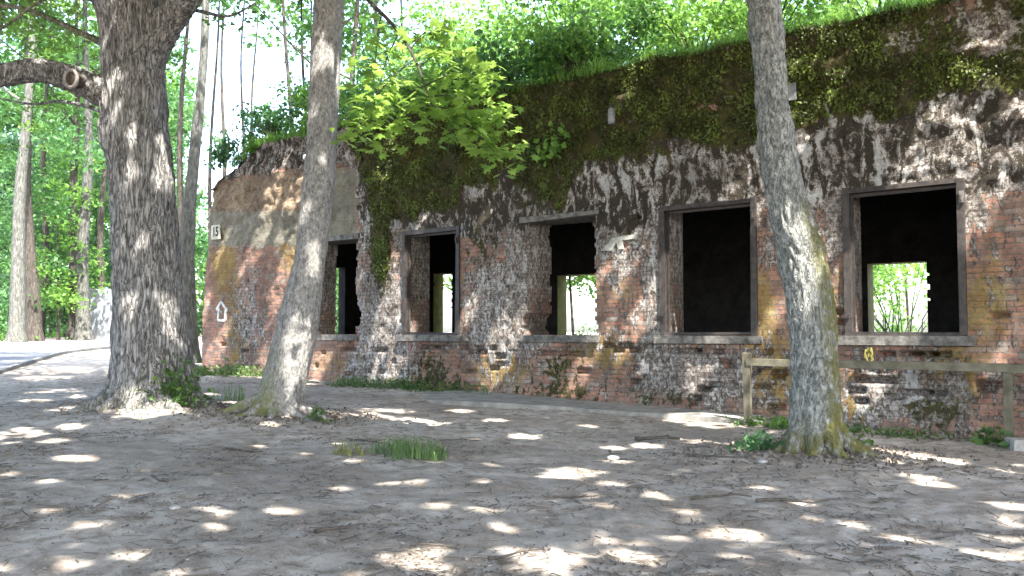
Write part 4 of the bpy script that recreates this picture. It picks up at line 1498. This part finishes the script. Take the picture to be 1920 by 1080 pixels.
def leafy(name, px_, py_, n, rx, h, ls, label, cat, mat=L_IVY, Y_=None, group=None, dz=0.0):
    p = on_ground(px_, py_)
    z = float(surf(p[0], p[1])) + dz
    q_ = RNG.normal(size=(n, 3)) * np.array([rx * .5, rx * .4, 0])
    C_ = np.array([p[0], p[1], z]) + q_
    C_[:, 2] = surf(C_[:, 0], C_[:, 1]) + dz + .02 + h * RNG.uniform(0, 1, n) ** 1.2 * np.exp(-(q_[:, 0] / rx) ** 2)
    V_, f_, va_ = leaves(C_, ls, up=.45)
    mb_ = MB()
    mb_.add(V_, f_)
    mb_.A = [va_]
    for j in range(min(n // 3, 40)):
        c_ = C_[j]
        b_ = np.array([p[0] + (c_[0] - p[0]) * .4, p[1] + (c_[1] - p[1]) * .4, float(surf(c_[0], c_[1]))])
        Vt, Fqt, trt = tube([b_, (b_ + c_) / 2 + np.array([0, 0, .03]), c_], [.004, .003, .002], 4)
        base_ = mb_.n
        mb_.add(Vt, Fqt, .2)
        mb_.F.setdefault(3, []).append(trt + base_)
    return tag(mb_.build(name, mat), label, cat, group)


leafy('weed', 1425, 845, 90, .28, .2, .1, 'pale green leafy weed left of the scaly tree foot', 'weed', L_BLUE)
leafy('weed', 1465, 805, 60, .25, .15, .09, 'low leafy weed behind the scaly tree foot', 'weed', L_BRIGHT)
leafy('weed', 1590, 835, 60, .25, .22, .09, 'green weed right of the scaly tree foot', 'weed', L_IVY)
leafy('weed', 1860, 838, 50, .25, .22, .13, 'broad leaved weed left of the right fence post', 'weed', L_IVY)
leafy('weed', 597, 790, 40, .15, .2, .07, 'tiny weed right of the leaning tree foot', 'weed', L_IVY)
leafy('weed', 1405, 800, 40, .2, .12, .08, 'low weed at the foot of the left fence post', 'weed', L_IVY)
# plant climbing at the oak foot
p = at_y(305, 730, Yo - .55)
n = 420
C_ = np.stack([p[0] + RNG.normal(size=n) * .24, np.full(n, Yo - .55) + RNG.normal(size=n) * .07, oakb[2] + .12 + np.abs(RNG.normal(size=n)) * .26], 1)
C_[:, 0] += (C_[:, 2] - oakb[2]) * .25
leafy_o = leaf_obj('ivy', C_, .09, L_IVY, None, up=.1, nrm=np.array([0, -1, .5]), droop=.4)
tag(leafy_o, 'dark green ivy growing round the foot of the oak trunk', 'ivy')

# ground cover along the wall foot
def strip_cover(name, pts, n, wd, h, ls, mat, label, blades_n=0):
    L_ = np.array([on_ground(*q)[:2] for q in pts])
    sp = spline(L_, 60)
    i = RNG.integers(0, 60, n)
    x = sp[i, 0] + RNG.normal(size=n) * wd; y = sp[i, 1] + RNG.normal(size=n) * wd
    C_ = np.stack([x, y, surf(x, y) + h * RNG.uniform(0, 1, n) ** 2], 1)
    V_, f_, va_ = leaves(C_, ls, up=.5)
    Vs_, F4, F3, A_ = [V_], [f_], [], [va_]
    k0 = len(V_)
    for _ in range(blades_n):
        j = RNG.integers(0, 60)
        Vb_, q4, q3 = blades(12, sp[j, 0] + RNG.normal() * wd, sp[j, 1] + RNG.normal() * wd, surf, .12, h * 1.3)
        Vs_.append(Vb_); F4.append(q4 + k0); F3.append(q3 + k0); A_.append(np.repeat(RNG.uniform(0, 1, 12), 5)); k0 += len(Vb_)
    fs = [np.concatenate(F4)] + ([np.concatenate(F3)] if F3 else [])
    return tag(np_mesh(name, np.concatenate(Vs_), fs, mat, None, {'var': np.concatenate(A_)}, smooth=False), label, 'ground cover', kind='stuff')


strip_cover('ground_cover', [(370, 705), (420, 703), (480, 706)], 700, .3, .24, .09, L_GRASS, 'green weeds along the left end of the bunker wall', 60)
strip_cover('ground_cover', [(640, 722), (720, 728), (800, 733), (900, 742)], 1500, .2, .2, .06, L_IVY, 'dull green creeper along the wall foot below the second window', 30)
strip_cover('ground_cover', [(1120, 752), (1170, 756), (1210, 757)], 350, .12, .15, .06, L_GRASS, 'small yellow green weeds at the wall foot right of the third window', 8)
strip_cover('ground_cover', [(1380, 792), (1500, 800), (1620, 812), (1760, 822)], 500, .2, .1, .07, L_IVY, 'thin weeds along the wall behind the fence', 20)
strip_cover('verge', [(-150, 640), (0, 632), (80, 630), (160, 627), (225, 625), (330, 628)], 9000, 1.6, .35, .22, L_BRIGHT, 'grassy verge beyond the road', 200)

# grass and weeds on top of the bunker edge
n = 4200
s_ = RNG.uniform(2.0, 23, n)
t__ = np.abs(RNG.normal(size=n)) * .5 - .05
Vs_, F4, F3, A_ = [], [], [], []
k0 = 0
for s0_ in RNG.uniform(1.2, 23, 900):
    t0_ = abs(RNG.normal()) * .35 - .12
    q_ = W(s0_, t0_, 0)
    Vb_, q4, q3 = blades(18, q_[0], q_[1], float(roofz(s0_, t0_)) - .03, .14, RNG.uniform(.15, .5), .016, 1.2)
    Vs_.append(Vb_); F4.append(q4 + k0); F3.append(q3 + k0); A_.append(np.repeat(RNG.uniform(0, 1, 18), 5)); k0 += len(Vb_)
tag(np_mesh('roof_grass', np.concatenate(Vs_), [np.concatenate(F4), np.concatenate(F3)], L_BRIGHT, None, {'var': np.concatenate(A_)}, smooth=False), 'grass along the top edge of the bunker', 'grass', kind='stuff')


def hang_plant(name, px_, py_, n, r_, ls, label, mat=L_IVY):
    s, z = on_wall(px_, py_)
    tt_ = float(disp_front(np.array([s]), np.array([z]))[0])
    q_ = RNG.normal(size=(n, 3))
    C_ = W(s + q_[:, 0] * r_, tt_ - .05 - np.abs(q_[:, 1]) * .08, z + q_[:, 2] * r_ * .7)
    o = leaf_obj(name, C_, ls, mat, None, up=.3, nrm=-WT, droop=1.2)
    return tag(o, label, 'plant')


hang_plant('fern', 1050, 275, 70, .22, .16, 'broad leaved fern rooted in the mossy wall above the third window', L_BRIGHT)
hang_plant('fern', 1005, 292, 40, .2, .1, 'small dark fern left of the broad leaved one on the mossy wall')
hang_plant('fern', 430, 285, 260, .3, .16, 'leafy plant on the upper left corner of the bunker', L_BLUE)

# shrubs on the bunker roof
def bush(name, s, t__, r_, h, mat, label, cat='bush', ls=.13, k_=14, per=210, group='bushes on the bunker roof', off=0):
    c = W(s, t__, float(roofz(max(0, s), t__)) - .05)
    e = empty(name, c, label, cat, group)
    mb_ = MB()
    cl_ = []
    for q_ in range(k_):
        a_ = RNG.uniform(0, 6.28); rr_ = r_ * RNG.uniform(.1, 1) ** .7
        zz_ = h * RNG.uniform(.15, 1)
        tip = c + np.array([math.cos(a_) * rr_, math.sin(a_) * rr_, zz_])
        cl_.append(tip)
        add_tube(mb_, spline([c, c + (tip - c) * .5 + np.array([0, 0, h * .12]), tip], 6), np.linspace(.02, .006, 6), 5)
    mb_.build('stem', B_FAR, e, smooth=True, attr='moss')
    C_, va_ = cloud(np.array(cl_), RNG.uniform(.35, .6, k_) * (r_ / 1.1), per, .7)
    leaf_obj('foliage', C_, ls, mat, e, up=.4, var=va_)
    return e


RB = [(1.5, .9, .9, 1.5, L_BLUE, 'bluish green bush at the left end of the roof'),
      (3.3, 1.2, 1.1, 1.4, L_BLUE, 'dark bush left of the leaning trunk on the roof'),
      (5.6, 1.0, 1.1, 1.5, L_FOREST, 'green bush just right of the leaning trunk on the roof'),
      (7.4, 1.4, 1.2, 1.6, L_BRIGHT, 'bright bush on the roof behind the hanging maple leaves'),
      (9.0, 1.0, 1.2, 1.7, L_BRIGHT, 'bright bush on the roof above the second window'),
      (10.6, 1.3, 1.3, 2.0, L_BRIGHT, 'tall bright bush on the roof left of the middle'),
      (12.0, .9, 1.2, 1.5, L_FOREST, 'darker bush overhanging the roof edge above the third window'),
      (13.0, 2.4, 1.3, 2.0, L_BRIGHT, 'yellow green bush on the roof above the wall lamp'),
      (14.3, 2.8, 1.3, 1.9, L_BRIGHT, 'bright bush behind the grassy roof edge'),
      (16.2, 3.2, 1.3, 1.6, L_BRIGHT, 'low bright bush on the roof just left of the scaly trunk'),
      (18.0, 3.4, 1.2, 1.5, L_BRIGHT, 'low bright bush on the roof just right of the scaly trunk')]
RB += [(6.4, .15, .9, .8, L_BRIGHT, 'low bright bush spilling over the roof edge behind the maple leaves'),
       (8.2, .1, .9, .9, L_BRIGHT, 'low bright bush spilling over the roof edge above the second window'),
       (10.0, .15, 1.0, 1.0, L_FOREST, 'green bush spilling over the roof edge left of the fern'),
       (11.6, .2, 1.0, 1.1, L_BRIGHT, 'bright bush spilling over the roof edge right of the maple leaves'),
       (2.2, .5, .8, 1.0, L_FOREST, 'small green bush on the roof corner behind the leafy plant'),
       (4.4, .6, .9, 1.1, L_BRIGHT, 'small bright bush on the roof just left of the leaning trunk')]
for (s, t__, r_, h, mt, lb_) in RB:
    bush('bush', s, t__, r_, h, mt, lb_, k_=20, per=300)

# ================================================================== BACKGROUND TREES
def bgtree(name, px_, Y_, wpx, h, mat, label, lean_px=0, crown=None, lm=L_FOREST, ls=.3, nl=6, cz0=.55, cr=3.0, nclump=16, per=40, z0=None, ybase=None, group='trees of the wood'):
    x = (px_ - 960) / F * Y_
    r0 = wpx / 2 / F * Y_
    e = limbs_tree(name, x, Y_, h, r0 * 1.12, mat, label, 'tree', group, (lean_px / F * Y_ * h / (Y_ * .375), 0), nl)
    zt_ = EYE + .375 * Y_
    hh = max(h * 1.0, zt_ * 1.3)
    cu_ = []  # crown clumps added above the view to shade the wood
    for _ in range(12 if ls > .25 and group == 'trees of the wood' else 0):
        a_ = RNG.uniform(0, 6.28); q_ = RNG.uniform(.3, 4.2)
        cu_.append((x + lean_px / F * Y_ * 2.6 + math.cos(a_) * q_, Y_ + math.sin(a_) * q_, RNG.uniform(zt_ + 1.0, zt_ + 6)))
    if cu_:
        C_, va_ = cloud(np.array(cu_), RNG.uniform(1.2, 2.0, len(cu_)), 36, .5)
        leaf_obj('shade_crown', C_, .34, lm, e, up=.45, var=va_)
    if nclump:
        z0 = float(gz(x, Y_))
        lx = lean_px / F * Y_ * h / (Y_ * .375)
        cl_ = []
        for _ in range(nclump):
            f = RNG.uniform(cz0, 1.02)
            a_ = RNG.uniform(0, 6.28) if f > .375 * Y_ / h * 1.0 + .1 or group != 'trees of the wood' else RNG.uniform(.35, 2.8)
            q_ = (1.6 if group == 'trees of the wood' else 1) * cr * RNG.uniform(.2, 1) * math.sin(min(1, (1.08 - f) / (1.08 - cz0) + .15) * 2.2)
            cl_.append((x + lx * f + math.cos(a_) * q_, Y_ + math.sin(a_) * q_, z0 + h * f))
        C_, va_ = cloud(np.array(cl_), RNG.uniform(.8, 1.6, nclump) * cr / 3, per, .5)
        leaf_obj('crown', C_, ls, lm, e, up=.45, var=va_)
    return e


BG = [  # px, Y, width px, height, bark, label, lean, crown args
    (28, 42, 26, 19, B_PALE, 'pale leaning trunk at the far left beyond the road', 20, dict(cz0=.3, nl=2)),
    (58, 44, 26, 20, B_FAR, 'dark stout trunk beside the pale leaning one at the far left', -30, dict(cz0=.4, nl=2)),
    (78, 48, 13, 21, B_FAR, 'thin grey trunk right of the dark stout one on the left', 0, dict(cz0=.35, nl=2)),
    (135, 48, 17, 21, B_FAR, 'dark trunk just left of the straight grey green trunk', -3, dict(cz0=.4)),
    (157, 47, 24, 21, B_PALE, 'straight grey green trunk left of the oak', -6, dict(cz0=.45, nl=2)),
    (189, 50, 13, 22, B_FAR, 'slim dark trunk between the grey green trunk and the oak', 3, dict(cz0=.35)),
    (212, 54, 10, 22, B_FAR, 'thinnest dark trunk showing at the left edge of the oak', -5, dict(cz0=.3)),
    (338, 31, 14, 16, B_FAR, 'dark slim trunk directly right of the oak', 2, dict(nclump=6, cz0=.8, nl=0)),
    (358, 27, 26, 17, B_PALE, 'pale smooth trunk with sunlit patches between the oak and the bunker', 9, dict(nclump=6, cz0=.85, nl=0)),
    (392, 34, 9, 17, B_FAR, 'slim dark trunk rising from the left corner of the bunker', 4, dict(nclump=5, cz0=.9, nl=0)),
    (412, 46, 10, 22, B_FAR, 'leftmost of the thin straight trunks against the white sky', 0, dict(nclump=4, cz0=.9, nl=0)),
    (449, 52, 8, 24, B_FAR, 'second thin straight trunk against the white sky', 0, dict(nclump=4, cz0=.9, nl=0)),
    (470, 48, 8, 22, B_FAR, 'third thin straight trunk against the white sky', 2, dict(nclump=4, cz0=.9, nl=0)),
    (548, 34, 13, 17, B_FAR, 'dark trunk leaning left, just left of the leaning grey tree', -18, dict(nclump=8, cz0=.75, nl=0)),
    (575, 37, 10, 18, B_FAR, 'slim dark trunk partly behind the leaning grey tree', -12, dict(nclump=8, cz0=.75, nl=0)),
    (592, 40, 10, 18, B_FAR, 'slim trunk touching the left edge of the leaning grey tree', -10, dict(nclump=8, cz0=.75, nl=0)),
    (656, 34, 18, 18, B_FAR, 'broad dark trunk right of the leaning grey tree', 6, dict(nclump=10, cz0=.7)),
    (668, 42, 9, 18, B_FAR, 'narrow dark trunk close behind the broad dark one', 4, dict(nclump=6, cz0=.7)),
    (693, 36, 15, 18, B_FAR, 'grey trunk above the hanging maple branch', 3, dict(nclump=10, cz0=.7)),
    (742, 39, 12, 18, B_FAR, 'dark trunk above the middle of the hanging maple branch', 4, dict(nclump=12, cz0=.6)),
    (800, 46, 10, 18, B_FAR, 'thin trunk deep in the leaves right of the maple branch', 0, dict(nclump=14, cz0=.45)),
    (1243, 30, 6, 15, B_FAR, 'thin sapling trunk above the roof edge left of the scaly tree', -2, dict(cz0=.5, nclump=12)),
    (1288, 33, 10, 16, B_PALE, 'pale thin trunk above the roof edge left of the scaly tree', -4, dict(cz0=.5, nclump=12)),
]
for (x, Y_, wpx, h, mt, lb_, ln, kw) in BG:
    bgtree('forest_tree', x, Y_, wpx, h, mt, lb_, ln, lm=[L_FOREST, L_BRIGHT][int(x) % 2], **kw)

# understory trees: leafy from low down
US = [(50, 45.5, 9), (108, 46.5, 8), (-60, 47, 10), (20, 54, 12), (95, 55, 11), (120, 58, 13), (175, 57, 12), (230, 56, 12), (290, 50, 9), (325, 57, 8), (-130, 47, 11), (60, 62, 16), (160, 66, 17), (250, 64, 17), (310, 66, 14),
      (620, 36, 11), (700, 42, 13), (760, 34, 12.5), (830, 32, 13), (890, 38, 14), (950, 30, 12.5), (1010, 34, 14), (1070, 29, 12.5), (1130, 33, 14), (1190, 28, 12.5), (1250, 35, 14), (1330, 29, 12), (1390, 27, 11.5), (1460, 30, 12.5), (1530, 28, 12), (1620, 30, 13), (1700, 32, 13), (520, 44, 9), (480, 46, 9)]
ORD = ['leftmost', 'second', 'third', 'fourth', 'fifth', 'sixth', 'seventh', 'eighth', 'ninth', 'tenth', 'eleventh', 'twelfth', 'thirteenth', 'fourteenth', 'fifteenth', 'sixteenth', 'seventeenth', 'eighteenth', 'nineteenth', 'twentieth']
nm = {0: 'leafy understory tree in the wood at the left', 1: 'leafy understory tree behind the bunker'}
for i, (x, Y_, h) in enumerate(US):
    right = x > 400
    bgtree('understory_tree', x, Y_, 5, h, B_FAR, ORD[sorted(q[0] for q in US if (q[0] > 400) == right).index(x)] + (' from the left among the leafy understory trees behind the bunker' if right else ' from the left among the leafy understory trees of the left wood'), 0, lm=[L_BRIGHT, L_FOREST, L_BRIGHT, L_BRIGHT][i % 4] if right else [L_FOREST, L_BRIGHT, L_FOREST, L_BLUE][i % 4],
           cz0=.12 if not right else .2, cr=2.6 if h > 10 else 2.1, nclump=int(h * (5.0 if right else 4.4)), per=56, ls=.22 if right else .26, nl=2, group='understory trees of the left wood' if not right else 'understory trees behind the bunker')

# bush beyond the road at far left
def gbush(name, px_, py_, r_, h, mat, label, k_=20, per=120, ls=.2):
    p = on_ground(px_, py_)
    e = empty(name, (p[0], p[1], float(gz(p[0], p[1]))), label, 'bush')
    mb_ = MB(); cl_ = []
    c = np.array(e.location)
    for q_ in range(k_):
        a_ = RNG.uniform(0, 6.28); rr_ = r_ * RNG.uniform(.1, 1) ** .7; zz_ = h * RNG.uniform(.12, 1) * (1 - .5 * rr_ / r_)
        tip = c + np.array([math.cos(a_) * rr_, math.sin(a_) * rr_, zz_]); cl_.append(tip)
        add_tube(mb_, spline([c, c + (tip - c) * .5 + np.array([0, 0, h * .1]), tip], 6), np.linspace(.03, .008, 6), 5)
    mb_.build('stem', B_FAR, e, smooth=True, attr='moss')
    C_, va_ = cloud(np.array(cl_), RNG.uniform(.4, .7, k_) * r_ / 1.6, per, .6)
    leaf_obj('foliage', C_, ls, mat, e, up=.5, var=va_)
gbush('bush', 45, 634, 2.0, 1.9, L_FOREST, 'rounded green bush beyond the road at the far left')
gbush('bush', -60, 640, 1.8, 1.5, L_FOREST, 'low green bush left of the rounded one beyond the road')

# greenery right behind the bunker, seen through the openings
for (x, tt2, lb_, mt) in [(1690, 10.0, 'sunlit bush seen through the right window opening', L_BRIGHT), (1100, 15.0, 'low sunlit bush seen through the third window opening', L_BRIGHT)]:
    s, _ = on_wall(x, 560, tt2)
    c = W(s, tt2, 0); z = float(gz(c[0], c[1]))
    e = empty('bush', (c[0], c[1], z), lb_, 'bush')
    mb_ = MB(); cl_ = []
    c = np.array(e.location)
    hh_ = 3.6 if x > 1500 else 1.1
    for q_ in range(34 if x > 1500 else 12):
        tip = c + np.array([RNG.uniform(-1.6, 1.6), RNG.uniform(-.6, 1.2), RNG.uniform(.2, hh_)]); cl_.append(tip)
        add_tube(mb_, spline([c + np.array([RNG.uniform(-1, 1), 0, 0]), c + (tip - c) * .5 + np.array([0, 0, .3]), tip], 6), np.linspace(.025, .006, 6), 5)
    mb_.build('stem', L_FOREST, e, smooth=True)
    C_, va_ = cloud(np.array(cl_), RNG.uniform(.35, .6, len(cl_)), 160, .7)
    leaf_obj('foliage', C_, .13, mt, e, up=.4, var=va_)

# distant wood as one mass
cl_ = []
for _ in range(520):
    x = RNG.uniform(-250, 345); Y_ = RNG.uniform(74, 100)
    cl_.append(((x - 960) / F * Y_, Y_, RNG.uniform(.5, 1) ** .5 * 34 * RNG.uniform(.05, 1)))
for _ in range(60):
    x = RNG.uniform(345, 640); Y_ = RNG.uniform(60, 85)
    cl_.append(((x - 960) / F * Y_, Y_, RNG.uniform(1, 13)))
C_, va_ = cloud(np.array(cl_), RNG.uniform(1.6, 3.2, len(cl_)), 26, .6)
tag(leaf_obj('distant_woods', C_, .55, L_FOREST, None, up=.4, var=va_), 'far mass of leafy woodland behind the trunks', 'woodland', kind='stuff')

# pale wall far behind the trees on the left
pa = on_ground(150, 632); 
Yw = 49.0
xa = (165 - 960) / F * Yw; xb = (330 - 960) / F * Yw
wb = MB()
z0 = float(gz(xa, Yw))
for q_ in range(5):
    x0 = xa + (xb - xa) * q_ / 5
    wb.box((x0, Yw, z0 - .3), ((xb - xa) / 5 - .03, 0, 0), (0, .25, 0), (0, 0, 3.1))
    wb.box((x0 - .1, Yw - .08, z0 - .3), (.2, 0, 0), (0, .07, 0), (0, 0, 3.2))
tag(wb.build('panel_wall', M_PALEWALL), 'pale bluish concrete wall far behind the trunks left of the oak', 'wall')

# ================================================================== LITTER
def stick(px_, py_, L, ang, r_, label):
    p = on_ground(px_, py_)
    n = 9
    tt_ = np.linspace(-.5, .5, n) * L
    x = p[0] + tt_ * math.cos(ang) + .02 * np.sin(tt_ * 9 + px_); y = p[1] + tt_ * math.sin(ang)
    pts = np.stack([x, y, surf(x, y) + r_ * 1.2 + .02 * np.abs(np.sin(tt_ * 3 + 1))], 1)
    mb_ = MB()
    add_tube(mb_, pts, np.linspace(r_, r_ * .45, n), 7)
    k_ = pts[5]
    add_tube(mb_, [k_, k_ + np.array([math.cos(ang + .7), math.sin(ang + .7), .15]) * L * .22], [r_ * .6, r_ * .3], 5)
    tag(mb_.build('stick', M_STICK, smooth=True), label, 'stick', 'fallen sticks')
stick(300, 905, .35, -.8, .012, 'small forked stick on bare soil in the left foreground')
stick(970, 1048, .42, .5, .010, 'thin stick near the bottom centre of the picture')
stick(1230, 828, .55, -.3, .028, 'short thick stick on the soil below the fourth window')
stick(1350, 938, .5, .1, .014, 'stick lying left below the scaly tree')
stick(1490, 945, .6, .05, .016, 'stick lying just below the scaly tree')
stick(1330, 865, .5, -.4, .014, 'curved stick left of the scaly tree foot')
stick(690, 833, .7, -.7, .014, 'stick left of the thick grass tuft')
stick(850, 828, .35, .1, .012, 'stick right behind the thick grass tuft')
stick(640, 1000, .35, .6, .013, 'dark twig in the lower left centre foreground')
stick(815, 1033, .3, .05, .008, 'thin straight twig at the bottom left of centre')
stick(1080, 938, .35, .0, .009, 'thin twig in the centre foreground')
stick(455, 850, .5, -.2, .014, 'stick in front of the leaning tree roots')

# pebbles of some size as things
for (x, y, r_, lb_) in [(1150, 866, .06, 'flat pale pebble in the middle of the trodden soil'), (1430, 868, .05, 'pale pebble beside the weed at the scaly tree'), (885, 735, .07, 'pale stone at the wall foot below the second window'), (327, 958, .035, 'small brown pebble in the left foreground')]:
    p = on_ground(x, y)
    bm_ = MB()
    u = np.linspace(0, math.pi, 9)
    path_ = np.stack([np.full(9, p[0]), np.full(9, p[1]), float(surf(p[0], p[1])) + .3 * r_ - np.cos(u) * r_ * .5], 1)
    add_tube(bm_, path_, np.sin(u) * r_ + .001, 14, lambda Pp, ph, i, dr: .15 * r_ * np.sin(ph * 2 + 1) + .1 * r_ * np.sin(ph * 3))
    tag(bm_.build('pebble', M_STONE, smooth=True), lb_, 'pebble')

# leaf litter and crumbs: uncountable
n = 30000
u = RNG.uniform(0, 1, n)
Yd = 4.2 + 17 * u ** 1.5
xd = RNG.uniform(-.66, .62, n) * Yd * 1.02
dn = 1.3 * fbm(P3(xd * .9, Yd * .9, 3), 4) - .12
for (mx, my, r_) in [(leab[0], leab[1], 1.4), (rigb[0], rigb[1], 1.5), (oakb[0], oakb[1], 1.2)]:
    dn = dn + .5 * np.exp(-((xd - mx) ** 2 + (Yd - my) ** 2) / r_ ** 2)
k_ = (dn > RNG.uniform(-.35, .55, n)) & ((np.stack([xd, Yd], 1) - C0[:2]) @ WT[:2] < -.05)
xd, Yd = xd[k_], Yd[k_]
C_ = np.stack([xd, Yd, surf(xd, Yd) + .008], 1)
va_ = RNG.uniform(0, 1, len(C_)) ** 1.3
m, t, b = new_mat('dead_leaves')
t.links.new(ramp(t, [(0, (.05, .04, .033)), (.45, (.12, .10, .08)), (.8, (.22, .185, .155)), (1, (.34, .30, .26))], attr(t, 'var')).outputs[0], b.inputs['Base Color'])
b.inputs['Roughness'].default_value = .9
V_, f_, vv = leaves(C_, .034, up=.72, var=va_)
# thin twigs in the same mess
nt_ = 5000
j = RNG.integers(0, len(C_), nt_)
a_ = RNG.uniform(0, 6.28, nt_); L_ = RNG.uniform(.04, .16, nt_); wd = RNG.uniform(.002, .005, nt_)
c_ = C_[j] + np.c_[RNG.normal(size=(nt_, 2)) * .1, np.full(nt_, .004)]
dd_ = np.stack([np.cos(a_), np.sin(a_), np.zeros(nt_)], 1); sd = np.stack([-np.sin(a_), np.cos(a_), np.zeros(nt_)], 1)
e0 = c_ - dd_ * L_[:, None] / 2; e1 = c_ + dd_ * L_[:, None] / 2
e0[:, 2] = surf(e0[:, 0], e0[:, 1]) + .006; e1[:, 2] = surf(e1[:, 0], e1[:, 1]) + .010
zz_ = np.array([0, 0, 1.0])
Vt = np.stack([e0 - sd * wd[:, None], e0 + sd * wd[:, None], e0 + zz_ * wd[:, None] * 1.5, e1 - sd * wd[:, None], e1 + sd * wd[:, None], e1 + zz_ * wd[:, None] * 1.5], 1).reshape(-1, 3)
i6 = np.arange(nt_)[:, None] * 6 + len(V_)
q4 = np.concatenate([i6 + np.array([[1, 4, 5, 2]]), i6 + np.array([[0, 2, 5, 3]])])
tag(np_mesh('leaf_litter', np.vstack([V_, Vt]), [np.concatenate([f_, q4])], m, None, {'var': np.concatenate([vv, np.repeat(RNG.uniform(0, .6, nt_), 6)])}, smooth=False),
    'dead leaves and twigs strewn over the soil', 'leaf litter', kind='stuff')
# bark flakes and clods heaped round the tree feet
ncl = 2600
cen = [leab, rigb, oakb][0:3]
wh = RNG.choice(3, ncl, p=[.4, .42, .18])
rr_ = np.abs(RNG.normal(size=ncl)) * .55 + .25
aa_ = RNG.uniform(0, 6.28, ncl)
cxy = np.array([c_[:2] for c_ in cen])[wh] + np.c_[np.cos(aa_) * rr_ * 1.3, np.sin(aa_) * rr_]
Cc = np.c_[cxy, surf(cxy[:, 0], cxy[:, 1]) + .012]
V2, f2_, v2 = leaves(Cc, .055, up=.35, var=RNG.uniform(0, .7, ncl))
tag(np_mesh('bark_debris', V2, f2_, m, None, {'var': v2}, smooth=False), 'dark bark flakes and debris heaped round the feet of the three near trees', 'debris', kind='stuff')
# crumbs of soil and gravel
n = 9000
u = RNG.uniform(0, 1, n)
Yd = 4.2 + 13 * u ** 1.4
xd = RNG.uniform(-.64, .6, n) * Yd
k_ = ((np.stack([xd, Yd], 1) - C0[:2]) @ WT[:2] < -.1)
xd, Yd = xd[k_], Yd[k_]; n = len(xd)
oc = np.array([[1, 0, 0], [0, 1, 0], [-1, 0, 0], [0, -1, 0], [0, 0, .8], [0, 0, -.5]], float)
of = np.array([[0, 1, 4], [1, 2, 4], [2, 3, 4], [3, 0, 4]])
sz_ = RNG.uniform(.003, .011, n) * (1 + .8 * (RNG.uniform(0, 1, n) > .96))
Vg = np.stack([xd, Yd, surf(xd, Yd) + .003], 1)[:, None] + oc[None] * sz_[:, None, None] * RNG.uniform(.6, 1.2, (n, 6, 1))
Fg = (np.arange(n)[:, None, None] * 6 + of[None]).reshape(-1, 3)
tag(np_mesh('gravel', Vg.reshape(-1, 3), Fg, m, None, {'var': np.repeat(RNG.uniform(0, 1, n) ** .7, 6)}, smooth=False), 'soil crumbs and grit on the trodden ground', 'gravel', kind='stuff')
print('done')
